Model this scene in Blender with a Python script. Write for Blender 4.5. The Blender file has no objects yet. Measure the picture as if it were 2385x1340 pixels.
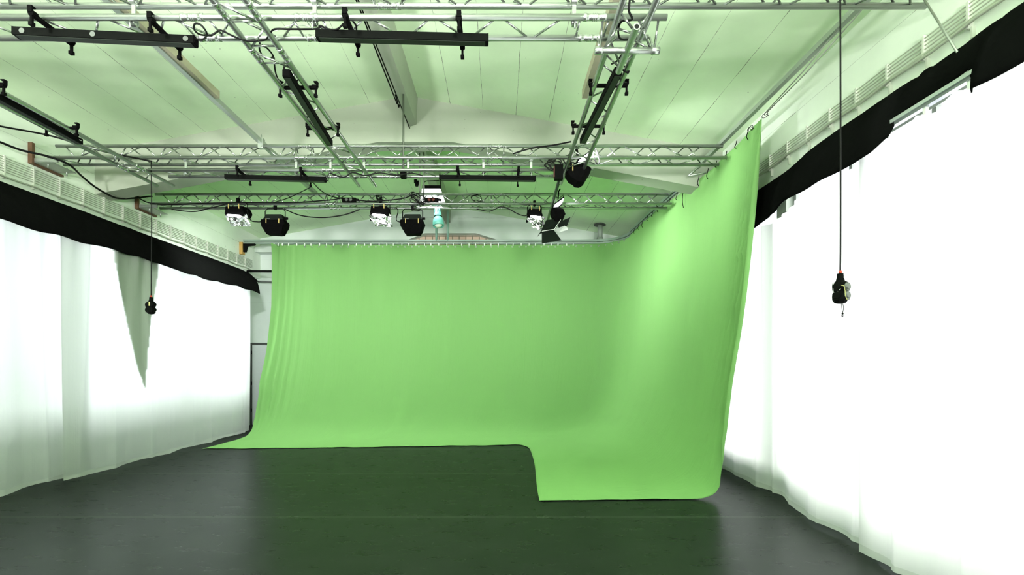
import bpy, bmesh, math, random
from mathutils import Vector, Matrix, noise

# ------------------------------------------------------------------ camera, world, light, exposure
SC = bpy.context.scene
COL = SC.collection
F = 17.0 / 36.0 * 2385.0          # focal length in pixels
CH = 1.6                          # camera height
cam_d = bpy.data.cameras.new('camera')
cam_d.lens = 17.0
cam_d.sensor_width = 36.0
cam_d.shift_x = 29.5 / 2385.0
cam_d.shift_y = 178.0 / 2385.0
cam_d.clip_end = 200
cam = bpy.data.objects.new('camera', cam_d)
cam.location = (0, 0, CH)
cam.rotation_euler = (math.pi / 2, 0, 0)
COL.objects.link(cam)
SC.camera = cam

w = bpy.data.worlds.new('overcast_sky')
SC.world = w
w.use_nodes = True
w.node_tree.nodes['Background'].inputs[0].default_value = (0.86, 0.93, 1.0, 1)
w.node_tree.nodes['Background'].inputs[1].default_value = 1.2

SC.view_settings.view_transform = 'Standard'
SC.view_settings.look = 'None'
SC.view_settings.gamma = 1.0
SC.view_settings.use_curve_mapping = False
SC.view_settings.exposure = 0.52
SC.cycles.max_bounces = 10
SC.cycles.diffuse_bounces = 6
SC.cycles.transparent_max_bounces = 12
SC.cycles.use_denoising = True


def area(name, loc, target, sx, sy, power, color=(1, 1, 1), spread=180):
    d = bpy.data.lights.new(name, 'AREA')
    d.shape = 'RECTANGLE'
    d.size = sx
    d.size_y = sy
    d.energy = power
    d.color = color
    d.spread = math.radians(spread)
    o = bpy.data.objects.new(name, d)
    o.location = loc
    v = Vector(target) - Vector(loc)
    o.rotation_euler = v.to_track_quat('-Z', 'Y').to_euler()
    COL.objects.link(o)
    return o


# daylight standing outside the two rows of windows
area('daylight_left', (-12.0, 4.3, 2.4), (0, 4.3, 2.2), 24.0, 3.4, 1500, (0.93, 0.98, 1.0))
area('daylight_right', (9.2, 4.3, 2.4), (0, 4.3, 2.1), 24.0, 3.6, 1900, (1.0, 0.98, 0.97))
# added fill light, unseen behind the camera, aimed forward and up
area('added_rear_fill', (-1.4, -3.3, 2.2), (-1.6, 5, 5.0), 7.5, 2.4, 50, (0.97, 1.0, 0.98))
# two added fill lights, unseen behind the camera, to brighten the white roof
area('added_roof_fill', (-4.2, -2.6, 2.3), (-4.1, -0.4, 5.0), 0.9, 0.9, 560, (1.0, 1.0, 0.97), 120)
area('added_roof_fill', (1.6, -2.6, 2.3), (0.8, -0.4, 5.0), 0.9, 0.9, 440, (1.0, 1.0, 0.97), 120)


def P(px, py, z):
    """pixel of the photograph at depth z -> world point"""
    return Vector(((px - 1163.0) * z / F, z, CH + (848.0 - py) * z / F))


# ------------------------------------------------------------------ materials
MATS = {}


def mat(name, color, rough=0.6, metal=0.0, emit=None, emit_s=0.0, spec=0.5, bump=None):
    if name in MATS:
        return MATS[name]
    m = bpy.data.materials.new(name)
    m.use_nodes = True
    nt = m.node_tree
    b = nt.nodes['Principled BSDF']
    b.inputs['Base Color'].default_value = (*color, 1)
    b.inputs['Roughness'].default_value = rough
    b.inputs['Metallic'].default_value = metal
    b.inputs['Specular IOR Level'].default_value = spec
    if emit:
        b.inputs['Emission Color'].default_value = (*emit, 1)
        b.inputs['Emission Strength'].default_value = emit_s
    # slight procedural variation in every material
    tc = nt.nodes.new('ShaderNodeTexCoord')
    n = nt.nodes.new('ShaderNodeTexNoise')
    sc_, amt, dist = bump if bump else (30.0, 0.06, 0.0)
    n.inputs['Scale'].default_value = sc_
    n.inputs['Detail'].default_value = 5
    nt.links.new(tc.outputs['Object'], n.inputs['Vector'])
    mr = nt.nodes.new('ShaderNodeMapRange')
    mr.inputs['To Min'].default_value = 1 - amt
    mr.inputs['To Max'].default_value = 1 + amt
    nt.links.new(n.outputs['Fac'], mr.inputs['Value'])
    mx = nt.nodes.new('ShaderNodeVectorMath')
    mx.operation = 'SCALE'
    mx.inputs[0].default_value = color
    nt.links.new(mr.outputs[0], mx.inputs['Scale'])
    nt.links.new(mx.outputs[0], b.inputs['Base Color'])
    if dist:
        bp = nt.nodes.new('ShaderNodeBump')
        bp.inputs['Distance'].default_value = dist
        bp.inputs['Strength'].default_value = 0.5
        nt.links.new(n.outputs['Fac'], bp.inputs['Height'])
        nt.links.new(bp.outputs[0], b.inputs['Normal'])
    MATS[name] = m
    return m


def N(nt, t, **kw):
    n = nt.nodes.new(t)
    for k, v in kw.items():
        if k.startswith('i_'):
            key = k[2:]
            key = int(key) if key.isdigit() else key.replace('_', ' ')
            n.inputs[key].default_value = v
        else:
            setattr(n, k, v)
    return n


ALU = mat('aluminium_tube', (0.40, 0.43, 0.40), 0.30, 0.90, bump=(14, 0.10, 0.0006))
ALUB = mat('aluminium_brace', (0.50, 0.53, 0.50), 0.26, 0.92)
STEEL = mat('zinc_steel', (0.45, 0.48, 0.45), 0.38, 0.85, bump=(40, 0.12, 0.0005))
BLACK = mat('black_lacquer', (0.003, 0.0035, 0.003), 0.7, 0.0, spec=0.05)
BLACKM = mat('black_matte', (0.003, 0.003, 0.003), 0.9, 0.0, spec=0.04)
CABLE = mat('black_rubber', (0.004, 0.004, 0.004), 0.5, spec=0.15)
WCABLE = mat('white_rubber', (0.75, 0.78, 0.73), 0.5)
WOOD = mat('brown_wood', (0.10, 0.05, 0.022), 0.7, bump=(12, 0.3, 0.001))
PLY = mat('pale_board', (0.40, 0.37, 0.27), 0.8, bump=(9, 0.15, 0.001))
YWOOD = mat('yellow_wood', (0.45, 0.27, 0.07), 0.7, bump=(12, 0.2, 0.001))
PVC = mat('pvc_conduit', (0.36, 0.40, 0.31), 0.45, bump=(20, 0.08, 0))
CLIPM = mat('conduit_saddle', (0.58, 0.61, 0.53), 0.5)
REDM = mat('red_plastic', (0.45, 0.04, 0.012), 0.4)
GREYP = mat('grey_plastic', (0.13, 0.14, 0.13), 0.5)
TEAL = mat('teal_enamel', (0.16, 0.52, 0.44), 0.35)
BRASS = mat('peg_wood', (0.55, 0.42, 0.14), 0.6)
WHITEP = mat('white_plastic', (0.82, 0.86, 0.80), 0.4)
FOIL = mat('crumpled_foil', (0.93, 0.93, 0.95), 0.22, 1.0)
LIT = mat('lit_lamp', (1, 1, 1), 0.5, emit=(0.96, 0.95, 1.0), emit_s=5.0)
LITS = mat('lit_diffuser', (1, 1, 1), 0.5, emit=(0.97, 0.96, 1.0), emit_s=2.2)
FROST = mat('frosted_flap', (0.62, 0.66, 0.64), 0.35, 0.3)
GLASSY = mat('lamp_glass', (0.7, 0.78, 0.66), 0.15)
ROPE = mat('grey_cord', (0.30, 0.33, 0.28), 0.8)
YEL = mat('yellow_strap', (0.62, 0.60, 0.22), 0.5)


def wall_mat(name, base, seams=None, crack=True, dirt=(0.07, 0.075, 0.06)):
    """painted concrete: mottled paint, small pits, optional board joints (axis, offset, period)"""
    m = bpy.data.materials.new(name)
    m.use_nodes = True
    nt = m.node_tree
    L = nt.links.new
    b = nt.nodes['Principled BSDF']
    b.inputs['Roughness'].default_value = 0.72
    b.inputs['Specular IOR Level'].default_value = 0.3
    tc = N(nt, 'ShaderNodeTexCoord')
    n1 = N(nt, 'ShaderNodeTexNoise', i_Scale=1.3, i_Detail=6.0, i_Roughness=0.6)
    L(tc.outputs['Object'], n1.inputs['Vector'])
    mr = N(nt, 'ShaderNodeMapRange')
    mr.inputs['From Min'].default_value = 0.3
    mr.inputs['From Max'].default_value = 0.7
    mr.inputs['To Min'].default_value = 0.93
    mr.inputs['To Max'].default_value = 1.04
    L(n1.outputs['Fac'], mr.inputs['Value'])
    sc_ = N(nt, 'ShaderNodeVectorMath', operation='SCALE')
    sc_.inputs[0].default_value = base
    L(mr.outputs[0], sc_.inputs['Scale'])
    last = sc_.outputs[0]
    # pits
    v = N(nt, 'ShaderNodeTexVoronoi', i_Scale=7.0)
    L(tc.outputs['Object'], v.inputs['Vector'])
    n2 = N(nt, 'ShaderNodeTexNoise', i_Scale=1.1, i_Detail=2.0)
    L(tc.outputs['Object'], n2.inputs['Vector'])
    rr = N(nt, 'ShaderNodeMapRange')
    rr.inputs['From Min'].default_value = 0.45
    rr.inputs['From Max'].default_value = 0.75
    rr.inputs['To Min'].default_value = 0.0
    rr.inputs['To Max'].default_value = 0.11
    L(n2.outputs['Fac'], rr.inputs['Value'])
    lt = N(nt, 'ShaderNodeMath', operation='LESS_THAN')
    L(v.outputs['Distance'], lt.inputs[0])
    L(rr.outputs[0], lt.inputs[1])
    mul = N(nt, 'ShaderNodeMath', operation='MULTIPLY')
    mul.inputs[1].default_value = 0.55
    L(lt.outputs[0], mul.inputs[0])
    mix = N(nt, 'ShaderNodeMix', data_type='RGBA')
    L(mul.outputs[0], mix.inputs[0])
    L(last, mix.inputs[6])
    mix.inputs[7].default_value = (*[c * 0.35 for c in base], 1)
    last = mix.outputs[2]
    hgt = mul.outputs[0]
    if seams:
        for (axis, off, per, half, thr) in seams:
            sep = N(nt, 'ShaderNodeSeparateXYZ')
            L(tc.outputs['Object'], sep.inputs[0])
            nn = N(nt, 'ShaderNodeTexNoise', i_Scale=3.0, i_Detail=4.0)
            L(tc.outputs['Object'], nn.inputs['Vector'])
            a = N(nt, 'ShaderNodeMath', operation='MULTIPLY_ADD')
            L(nn.outputs['Fac'], a.inputs[0])
            a.inputs[1].default_value = 0.016
            L(sep.outputs[axis], a.inputs[2])
            s1 = N(nt, 'ShaderNodeMath', operation='SUBTRACT')
            L(a.outputs[0], s1.inputs[0])
            s1.inputs[1].default_value = off + 0.008
            d1 = N(nt, 'ShaderNodeMath', operation='DIVIDE')
            L(s1.outputs[0], d1.inputs[0])
            d1.inputs[1].default_value = per
            rn = N(nt, 'ShaderNodeMath', operation='ROUND')
            L(d1.outputs[0], rn.inputs[0])
            df = N(nt, 'ShaderNodeMath', operation='SUBTRACT')
            L(d1.outputs[0], df.inputs[0])
            L(rn.outputs[0], df.inputs[1])
            ab = N(nt, 'ShaderNodeMath', operation='ABSOLUTE')
            L(df.outputs[0], ab.inputs[0])
            # joint width varies along its length, and fades where it was filled
            nw = N(nt, 'ShaderNodeTexNoise', i_Scale=2.1, i_Detail=6.0, i_Roughness=0.75)
            L(tc.outputs['Object'], nw.inputs['Vector'])
            wr = N(nt, 'ShaderNodeMapRange')
            wr.inputs['From Min'].default_value = thr
            wr.inputs['From Max'].default_value = 0.78
            wr.inputs['To Min'].default_value = half * 0.35 / per
            wr.inputs['To Max'].default_value = half * 2.2 / per
            L(nw.outputs['Fac'], wr.inputs['Value'])
            l2 = N(nt, 'ShaderNodeMath', operation='LESS_THAN')
            L(ab.outputs[0], l2.inputs[0])
            L(wr.outputs[0], l2.inputs[1])
            mx = N(nt, 'ShaderNodeMix', data_type='RGBA')
            m8 = N(nt, 'ShaderNodeMath', operation='MULTIPLY')
            m8.inputs[1].default_value = 0.85
            L(l2.outputs[0], m8.inputs[0])
            L(m8.outputs[0], mx.inputs[0])
            L(last, mx.inputs[6])
            mx.inputs[7].default_value = (*dirt, 1)
            last = mx.outputs[2]
    L(last, b.inputs['Base Color'])
    n3 = N(nt, 'ShaderNodeTexNoise', i_Scale=22.0, i_Detail=8.0)
    L(tc.outputs['Object'], n3.inputs['Vector'])
    bp = N(nt, 'ShaderNodeBump', i_Strength=0.25, i_Distance=0.004)
    L(n3.outputs['Fac'], bp.inputs['Height'])
    L(bp.outputs[0], b.inputs['Normal'])
    return m


PAINT_BOUNCE = (0.715, 0.875, 0.62)  # white roof paint with green bounce light from the screen mixed in
M_WALL = wall_mat('painted_concrete', (0.77, 0.84, 0.735), [(2, 0.25, 1.07, 0.003, 0.55)])  # white wall paint, the green bounce light tinted in as well
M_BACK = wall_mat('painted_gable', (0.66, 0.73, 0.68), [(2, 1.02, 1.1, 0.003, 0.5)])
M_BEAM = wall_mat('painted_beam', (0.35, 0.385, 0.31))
M_CEILR = wall_mat('roof_boards_right', PAINT_BOUNCE, [(0, 0.255, 0.507, 0.0034, 0.46)])
M_CEILL = wall_mat('roof_boards_left', PAINT_BOUNCE, [(0, -5.55, 0.507, 0.0026, 0.48)])


def floor_mat():
    m = bpy.data.materials.new('dance_vinyl')
    m.use_nodes = True
    nt = m.node_tree
    L = nt.links.new
    b = nt.nodes['Principled BSDF']
    tc = N(nt, 'ShaderNodeTexCoord')
    n1 = N(nt, 'ShaderNodeTexNoise', i_Scale=2.2, i_Detail=9.0, i_Roughness=0.65)
    L(tc.outputs['Object'], n1.inputs['Vector'])
    cr = N(nt, 'ShaderNodeValToRGB')
    cr.color_ramp.elements[0].position = 0.3
    cr.color_ramp.elements[0].color = (0.008, 0.010, 0.009, 1)
    cr.color_ramp.elements[1].position = 0.75
    cr.color_ramp.elements[1].color = (0.015, 0.018, 0.016, 1)
    L(n1.outputs['Fac'], cr.inputs[0])
    last = cr.outputs[0]
    # cross seams between the vinyl strips
    sep = N(nt, 'ShaderNodeSeparateXYZ')
    L(tc.outputs['Object'], sep.inputs[0])
    s1 = N(nt, 'ShaderNodeMath', operation='SUBTRACT')
    L(sep.outputs[1], s1.inputs[0])
    s1.inputs[1].default_value = 5.05
    d1 = N(nt, 'ShaderNodeMath', operation='DIVIDE')
    L(s1.outputs[0], d1.inputs[0])
    d1.inputs[1].default_value = 2.01
    rn = N(nt, 'ShaderNodeMath', operation='ROUND')
    L(d1.outputs[0], rn.inputs[0])
    df = N(nt, 'ShaderNodeMath', operation='SUBTRACT')
    L(d1.outputs[0], df.inputs[0])
    L(rn.outputs[0], df.inputs[1])
    ab = N(nt, 'ShaderNodeMath', operation='ABSOLUTE')
    L(df.outputs[0], ab.inputs[0])
    for wdt, colr in ((0.010, (0.060, 0.075, 0.060)), (0.0045, (0.004, 0.005, 0.004))):
        l2 = N(nt, 'ShaderNodeMath', operation='LESS_THAN')
        L(ab.outputs[0], l2.inputs[0])
        l2.inputs[1].default_value = wdt
        mx = N(nt, 'ShaderNodeMix', data_type='RGBA')
        L(l2.outputs[0], mx.inputs[0])
        L(last, mx.inputs[6])
        mx.inputs[7].default_value = (*colr, 1)
        last = mx.outputs[2]
    # pale scuffs: stretched noise thresholded
    for k, (sx, sy, thr, rot) in enumerate(((5, 60, 0.735, 0.5), (60, 7, 0.745, -0.3), (14, 90, 0.74, -1.0))):
        mp = N(nt, 'ShaderNodeMapping')
        mp.inputs['Scale'].default_value = (sx, sy, 1)
        mp.inputs['Rotation'].default_value = (0, 0, rot)
        L(tc.outputs['Object'], mp.inputs['Vector'])
        ns = N(nt, 'ShaderNodeTexNoise', i_Scale=0.5, i_Detail=3.0)
        L(mp.outputs[0], ns.inputs['Vector'])
        g = N(nt, 'ShaderNodeMath', operation='GREATER_THAN')
        L(ns.outputs['Fac'], g.inputs[0])
        g.inputs[1].default_value = thr
        m8 = N(nt, 'ShaderNodeMath', operation='MULTIPLY')
        L(g.outputs[0], m8.inputs[0])
        m8.inputs[1].default_value = 0.16
        mx = N(nt, 'ShaderNodeMix', data_type='RGBA')
        L(m8.outputs[0], mx.inputs[0])
        L(last, mx.inputs[6])
        mx.inputs[7].default_value = (0.22, 0.26, 0.22, 1)
        last = mx.outputs[2]
    L(last, b.inputs['Base Color'])
    n2 = N(nt, 'ShaderNodeTexNoise', i_Scale=3.5, i_Detail=8.0, i_Roughness=0.7)
    mp = N(nt, 'ShaderNodeMapping')
    mp.inputs['Scale'].default_value = (1.0, 2.6, 1)
    mp.inputs['Rotation'].default_value = (0, 0, 0.35)
    L(tc.outputs['Object'], mp.inputs['Vector'])
    L(mp.outputs[0], n2.inputs['Vector'])
    mr = N(nt, 'ShaderNodeMapRange')
    mr.inputs['From Min'].default_value = 0.3
    mr.inputs['From Max'].default_value = 0.7
    mr.inputs['To Min'].default_value = 0.25
    mr.inputs['To Max'].default_value = 0.34
    L(n2.outputs['Fac'], mr.inputs['Value'])
    b.inputs['Roughness'].default_value = 0.9
    b.inputs['Specular IOR Level'].default_value = 0.0
    # thin worn polish: a gloss layer that only mildly grows at grazing angles
    gl = N(nt, 'ShaderNodeBsdfGlossy')
    gl.inputs['Color'].default_value = (0.96, 1.0, 0.97, 1)
    L(mr.outputs[0], gl.inputs['Roughness'])
    lw = N(nt, 'ShaderNodeLayerWeight', i_Blend=0.5)
    pw = N(nt, 'ShaderNodeMath', operation='POWER')
    pw.inputs[1].default_value = 2.0
    L(lw.outputs['Facing'], pw.inputs[0])
    fc = N(nt, 'ShaderNodeMath', operation='MULTIPLY_ADD')
    fc.inputs[1].default_value = 0.14
    fc.inputs[2].default_value = 0.02
    L(pw.outputs[0], fc.inputs[0])
    mxs = N(nt, 'ShaderNodeMixShader')
    L(fc.outputs[0], mxs.inputs[0])
    L(b.outputs[0], mxs.inputs[1])
    L(gl.outputs[0], mxs.inputs[2])
    L(mxs.outputs[0], nt.nodes['Material Output'].inputs['Surface'])
    bp = N(nt, 'ShaderNodeBump', i_Strength=0.12, i_Distance=0.002)
    L(n2.outputs['Fac'], bp.inputs['Height'])
    L(bp.outputs[0], b.inputs['Normal'])
    L(bp.outputs[0], gl.inputs['Normal'])
    return m


def cloth_mat(name, color, trans, tcol, wr_scale=(30, 1.2), bdist=0.006, hem=None, rough=0.85):
    """fabric lit from both sides; creases follow the weave through UV (metres)"""
    m = bpy.data.materials.new(name)
    m.use_nodes = True
    nt = m.node_tree
    L = nt.links.new
    out = nt.nodes['Material Output']
    nt.nodes.remove(nt.nodes['Principled BSDF'])
    tc = N(nt, 'ShaderNodeTexCoord')
    mp = N(nt, 'ShaderNodeMapping')
    mp.inputs['Scale'].default_value = (wr_scale[0], wr_scale[1], 1)
    L(tc.outputs['UV'], mp.inputs['Vector'])
    n = N(nt, 'ShaderNodeTexNoise', i_Scale=1.0, i_Detail=4.0)
    L(mp.outputs[0], n.inputs['Vector'])
    n2 = N(nt, 'ShaderNodeTexNoise', i_Scale=9.0, i_Detail=6.0, i_Distortion=1.2)
    L(tc.outputs['UV'], n2.inputs['Vector'])
    ad = N(nt, 'ShaderNodeMath', operation='MULTIPLY_ADD')
    L(n2.outputs['Fac'], ad.inputs[0])
    ad.inputs[1].default_value = 0.5
    L(n.outputs['Fac'], ad.inputs[2])
    bp = N(nt, 'ShaderNodeBump', i_Strength=0.6, i_Distance=bdist)
    L(ad.outputs[0], bp.inputs['Height'])
    d = N(nt, 'ShaderNodeBsdfDiffuse')
    d.inputs['Color'].default_value = (*color, 1)
    d.inputs['Roughness'].default_value = rough
    L(bp.outputs[0], d.inputs['Normal'])
    if trans > 0:
        t = N(nt, 'ShaderNodeBsdfTranslucent')
        t.inputs['Color'].default_value = (*tcol, 1)
        L(bp.outputs[0], t.inputs['Normal'])
        mx = N(nt, 'ShaderNodeMixShader')
        mx.inputs[0].default_value = trans
        L(d.outputs[0], mx.inputs[1])
        L(t.outputs[0], mx.inputs[2])
        L(mx.outputs[0], out.inputs['Surface'])
        if hem:  # doubled cloth at the hem lets less light through
            sep = N(nt, 'ShaderNodeSeparateXYZ')
            L(tc.outputs['UV'], sep.inputs[0])
            lt = N(nt, 'ShaderNodeMath', operation='LESS_THAN')
            L(sep.outputs[1], lt.inputs[0])
            lt.inputs[1].default_value = hem
            mr = N(nt, 'ShaderNodeMapRange')
            mr.inputs['To Min'].default_value = trans
            mr.inputs['To Max'].default_value = trans * 0.45
            L(lt.outputs[0], mr.inputs['Value'])
            L(mr.outputs[0], mx.inputs[0])
    else:
        L(d.outputs[0], out.inputs['Surface'])
    return m


M_GREEN = cloth_mat('chroma_green_cloth', (0.196, 0.395, 0.133), 0.0, (0, 0, 0), (26, 1.0), 0.010)
M_CURT = cloth_mat('white_muslin', (0.48, 0.51, 0.48), 0.50, (0.90, 0.93, 0.90), (16, 0.5), 0.006, hem=0.055)
M_LIGHT_BLOCK = cloth_mat('light_block_cloth', (0.45, 0.56, 0.40), 0.0, (0, 0, 0))  # cloth of the added daylight blocker
M_VAL = cloth_mat('black_molton', (0.0045, 0.005, 0.0045), 0.0, (0, 0, 0), (9, 6), 0.012)
M_FLOOR = floor_mat()


def glass_mat():
    m = bpy.data.materials.new('window_glass')
    m.use_nodes = True
    nt = m.node_tree
    out = nt.nodes['Material Output']
    nt.nodes.remove(nt.nodes['Principled BSDF'])
    t = N(nt, 'ShaderNodeBsdfTransparent')
    g = N(nt, 'ShaderNodeBsdfGlossy')
    g.inputs['Roughness'].default_value = 0.03
    mx = N(nt, 'ShaderNodeMixShader')
    mx.inputs[0].default_value = 0.07
    nt.links.new(t.outputs[0], mx.inputs[1])
    nt.links.new(g.outputs[0], mx.inputs[2])
    nt.links.new(mx.outputs[0], out.inputs['Surface'])
    return m


M_GLASS = glass_mat()


def brick_mat():
    m = bpy.data.materials.new('pink_block')
    m.use_nodes = True
    nt = m.node_tree
    L = nt.links.new
    b = nt.nodes['Principled BSDF']
    b.inputs['Roughness'].default_value = 0.8
    tc = N(nt, 'ShaderNodeTexCoord')
    sep = N(nt, 'ShaderNodeSeparateXYZ')
    L(tc.outputs['Object'], sep.inputs[0])
    cb = N(nt, 'ShaderNodeCombineXYZ')
    L(sep.outputs[0], cb.inputs[0])
    L(sep.outputs[2], cb.inputs[1])
    br = N(nt, 'ShaderNodeTexBrick', offset=0.0, i_Scale=1.0)
    br.inputs['Brick Width'].default_value = 0.178
    br.inputs['Row Height'].default_value = 0.20
    br.inputs['Mortar Size'].default_value = 0.014
    br.inputs['Color1'].default_value = (0.60, 0.43, 0.33, 1)
    br.inputs['Color2'].default_value = (0.68, 0.52, 0.40, 1)
    br.inputs['Mortar'].default_value = (0.20, 0.18, 0.13, 1)
    L(cb.outputs[0], br.inputs['Vector'])
    L(br.outputs['Color'], b.inputs['Base Color'])
    return m


# ------------------------------------------------------------------ mesh helpers
def finish(name, bm, m, parent=None, smooth=False):
    me = bpy.data.meshes.new(name)
    bm.normal_update()
    bm.to_mesh(me)
    bm.free()
    if smooth:
        for p in me.polygons:
            p.use_smooth = True
    if isinstance(m, (list, tuple)):
        for q in m:
            me.materials.append(q)
    else:
        me.materials.append(m)
    o = bpy.data.objects.new(name, me)
    COL.objects.link(o)
    if parent is not None:
        o.parent = parent
    return o


def tag(o, label, cat, group=None):
    o['label'] = label
    o['category'] = cat
    if group:
        o['group'] = group
    return o


def thing(name, label, cat, loc=(0, 0, 0), group=None, rot=(0, 0, 0)):
    o = bpy.data.objects.new(name, None)
    o.empty_display_size = 0.1
    o.location = loc
    o.rotation_euler = rot
    COL.objects.link(o)
    return tag(o, label, cat, group)


def struct(o):
    o['kind'] = 'structure'
    return o


def box(bm, x0, x1, y0, y1, z0, z1, mi=0):
    vs = [bm.verts.new(p) for p in ((x0, y0, z0), (x1, y0, z0), (x1, y1, z0), (x0, y1, z0),
                                    (x0, y0, z1), (x1, y0, z1), (x1, y1, z1), (x0, y1, z1))]
    for f in ((0, 3, 2, 1), (4, 5, 6, 7), (0, 1, 5, 4), (1, 2, 6, 5), (2, 3, 7, 6), (3, 0, 4, 7)):
        fc = bm.faces.new([vs[i] for i in f])
        fc.material_index = mi
    return vs


def bev(bm, w_=0.004, seg=2):
    es = [e for e in bm.edges if len(e.link_faces) == 2 and e.calc_face_angle(0) > 0.6]
    bmesh.ops.bevel(bm, geom=es, offset=w_, segments=seg, affect='EDGES', clamp_overlap=True)


def bxo(name, x0, x1, y0, y1, z0, z1, m, parent=None, b=0.0):
    bm = bmesh.new()
    box(bm, x0, x1, y0, y1, z0, z1)
    if b:
        bev(bm, b)
    return finish(name, bm, m, parent)


def prism(bm, poly, a0, a1, axis='y'):
    """poly in the plane across the axis; extruded from a0 to a1"""
    def pt(u, v, a):
        return (u, a, v) if axis == 'y' else ((a, u, v) if axis == 'x' else (u, v, a))
    A = [bm.verts.new(pt(u, v, a0)) for u, v in poly]
    B = [bm.verts.new(pt(u, v, a1)) for u, v in poly]
    n = len(poly)
    bm.faces.new(A)
    bm.faces.new(list(reversed(B)))
    for i in range(n):
        bm.faces.new((A[i], B[i], B[(i + 1) % n], A[(i + 1) % n]))
    bmesh.ops.recalc_face_normals(bm, faces=bm.faces[:])


def frame(d):
    d = d.normalized()
    up = Vector((0, 0, 1)) if abs(d.z) < 0.95 else Vector((0, 1, 0))
    a = d.cross(up).normalized()
    return a, d.cross(a).normalized()


def tube(bm, pts, r, n=8, cap=True):
    pts = [Vector(p) for p in pts]
    rings = []
    pa = None
    for i, p in enumerate(pts):
        if i == 0:
            d = pts[1] - p
        elif i == len(pts) - 1:
            d = p - pts[i - 1]
        else:
            d = (pts[i + 1] - pts[i - 1])
        if d.length < 1e-7:
            d = Vector((0, 0, 1))
        d.normalize()
        if pa is None:
            a, b = frame(d)
        else:
            a = (pa - d * pa.dot(d))
            if a.length < 1e-5:
                a, b = frame(d)
            a.normalize()
            b = d.cross(a)
        pa = a
        rr = r[i] if isinstance(r, (list, tuple)) else r
        rings.append([bm.verts.new(p + a * rr * math.cos(2 * math.pi * k / n) + b * rr * math.sin(2 * math.pi * k / n))
                      for k in range(n)])
    for i in range(len(rings) - 1):
        for k in range(n):
            bm.faces.new((rings[i][k], rings[i][(k + 1) % n], rings[i + 1][(k + 1) % n], rings[i + 1][k]))
    if cap:
        bm.faces.new(list(reversed(rings[0])))
        bm.faces.new(rings[-1])


def spline(pts, sub=8, closed=False):
    pts = [Vector(p) for p in pts]
    if len(pts) < 3:
        return pts
    out = []
    n = len(pts)
    for i in range(n - 1):
        p0 = pts[max(i - 1, 0)]
        p1 = pts[i]
        p2 = pts[i + 1]
        p3 = pts[min(i + 2, n - 1)]
        for k in range(sub):
            t = k / sub
            out.append(0.5 * ((2 * p1) + (p2 - p0) * t + (2 * p0 - 5 * p1 + 4 * p2 - p3) * t * t +
                              (3 * p1 - p0 - 3 * p2 + p3) * t ** 3))
    out.append(pts[-1])
    return out


def tubo(name, pts, r, m, parent=None, n=8):
    bm = bmesh.new()
    tube(bm, pts, r, n)
    return finish(name, bm, m, parent, smooth=True)


def cable(name, pts, r, label, m=None, cat='cable', group=None, sub=8):
    return tag(tubo(name, spline(pts, sub), r, m or CABLE, n=6), label, cat, group)


def lathe(bm, prof, n=20, mtx=None):
    rings = []
    for r, z in prof:
        rings.append([bm.verts.new((r * math.cos(2 * math.pi * k / n), r * math.sin(2 * math.pi * k / n), z)) for k in range(n)])
    for i in range(len(rings) - 1):
        for k in range(n):
            bm.faces.new((rings[i][k], rings[i][(k + 1) % n], rings[i + 1][(k + 1) % n], rings[i + 1][k]))
    if mtx is not None:
        bmesh.ops.transform(bm, matrix=mtx, verts=bm.verts[:])


# unit cylinder shared by all braces
def unit_cyl(name, m, r, n=8):
    bm = bmesh.new()
    tube(bm, [(0, 0, 0), (0, 0, 1)], r, n)
    o = finish(name, bm, m, smooth=True)
    me = o.data
    bpy.data.objects.remove(o)
    return me


BRACE_ME = unit_cyl('brace', ALUB, 0.0088)
LINK_ME = unit_cyl('link', STEEL, 0.010)


def place_between(name, me, a, b, parent):
    a = Vector(a)
    b = Vector(b)
    o = bpy.data.objects.new(name, me)
    COL.objects.link(o)
    o.parent = parent
    d = b - a
    q = d.to_track_quat('Z', 'Y')
    o.matrix_basis = Matrix.Translation(a) @ q.to_matrix().to_4x4() @ Matrix.Diagonal((1, 1, d.length, 1))
    return o


# ------------------------------------------------------------------ room shell
XL, XR = -6.25, 3.45       # upper wall faces
XLW, XRW = -6.56, 3.50     # window walls below
EAVE = CH + 3.28
RX, RZ = -1.40, CH + 4.14  # ridge
YN, YB = -3.6, 12.65       # rear end behind the camera, back wall
SLL = (RZ - EAVE) / (RX - XL)
SLR = (RZ - EAVE) / (XR - RX)


def roof(x):
    return EAVE + (x - XL) * SLL if x < RX else EAVE + (XR - x) * SLR


bm = bmesh.new()
box(bm, XLW - 0.3, XRW + 0.3, YN - 0.3, YB + 0.3, -0.2, 0.0)
struct(finish('floor', bm, M_FLOOR))

bm = bmesh.new()
for i, (xa, xb) in enumerate(((XLW - 0.3, RX), (RX, XRW + 0.3))):
    def rz(x):
        return EAVE + (x - XL) * SLL if i == 0 else EAVE + (XR - x) * SLR
    vs = [bm.verts.new(p) for p in ((xa, YN - .3, rz(xa)), (xb, YN - .3, rz(xb)), (xb, YB + .3, rz(xb)), (xa, YB + .3, rz(xa)),
                                    (xa, YN - .3, rz(xa) + .2), (xb, YN - .3, rz(xb) + .2), (xb, YB + .3, rz(xb) + .2), (xa, YB + .3, rz(xa) + .2))]
    for f in ((0, 3, 2, 1), (4, 5, 6, 7), (0, 1, 5, 4), (1, 2, 6, 5), (2, 3, 7, 6), (3, 0, 4, 7)):
        fc = bm.faces.new([vs[k] for k in f])
        fc.material_index = i
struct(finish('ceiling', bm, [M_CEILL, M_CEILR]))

VALT = CH + 2.22


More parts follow.
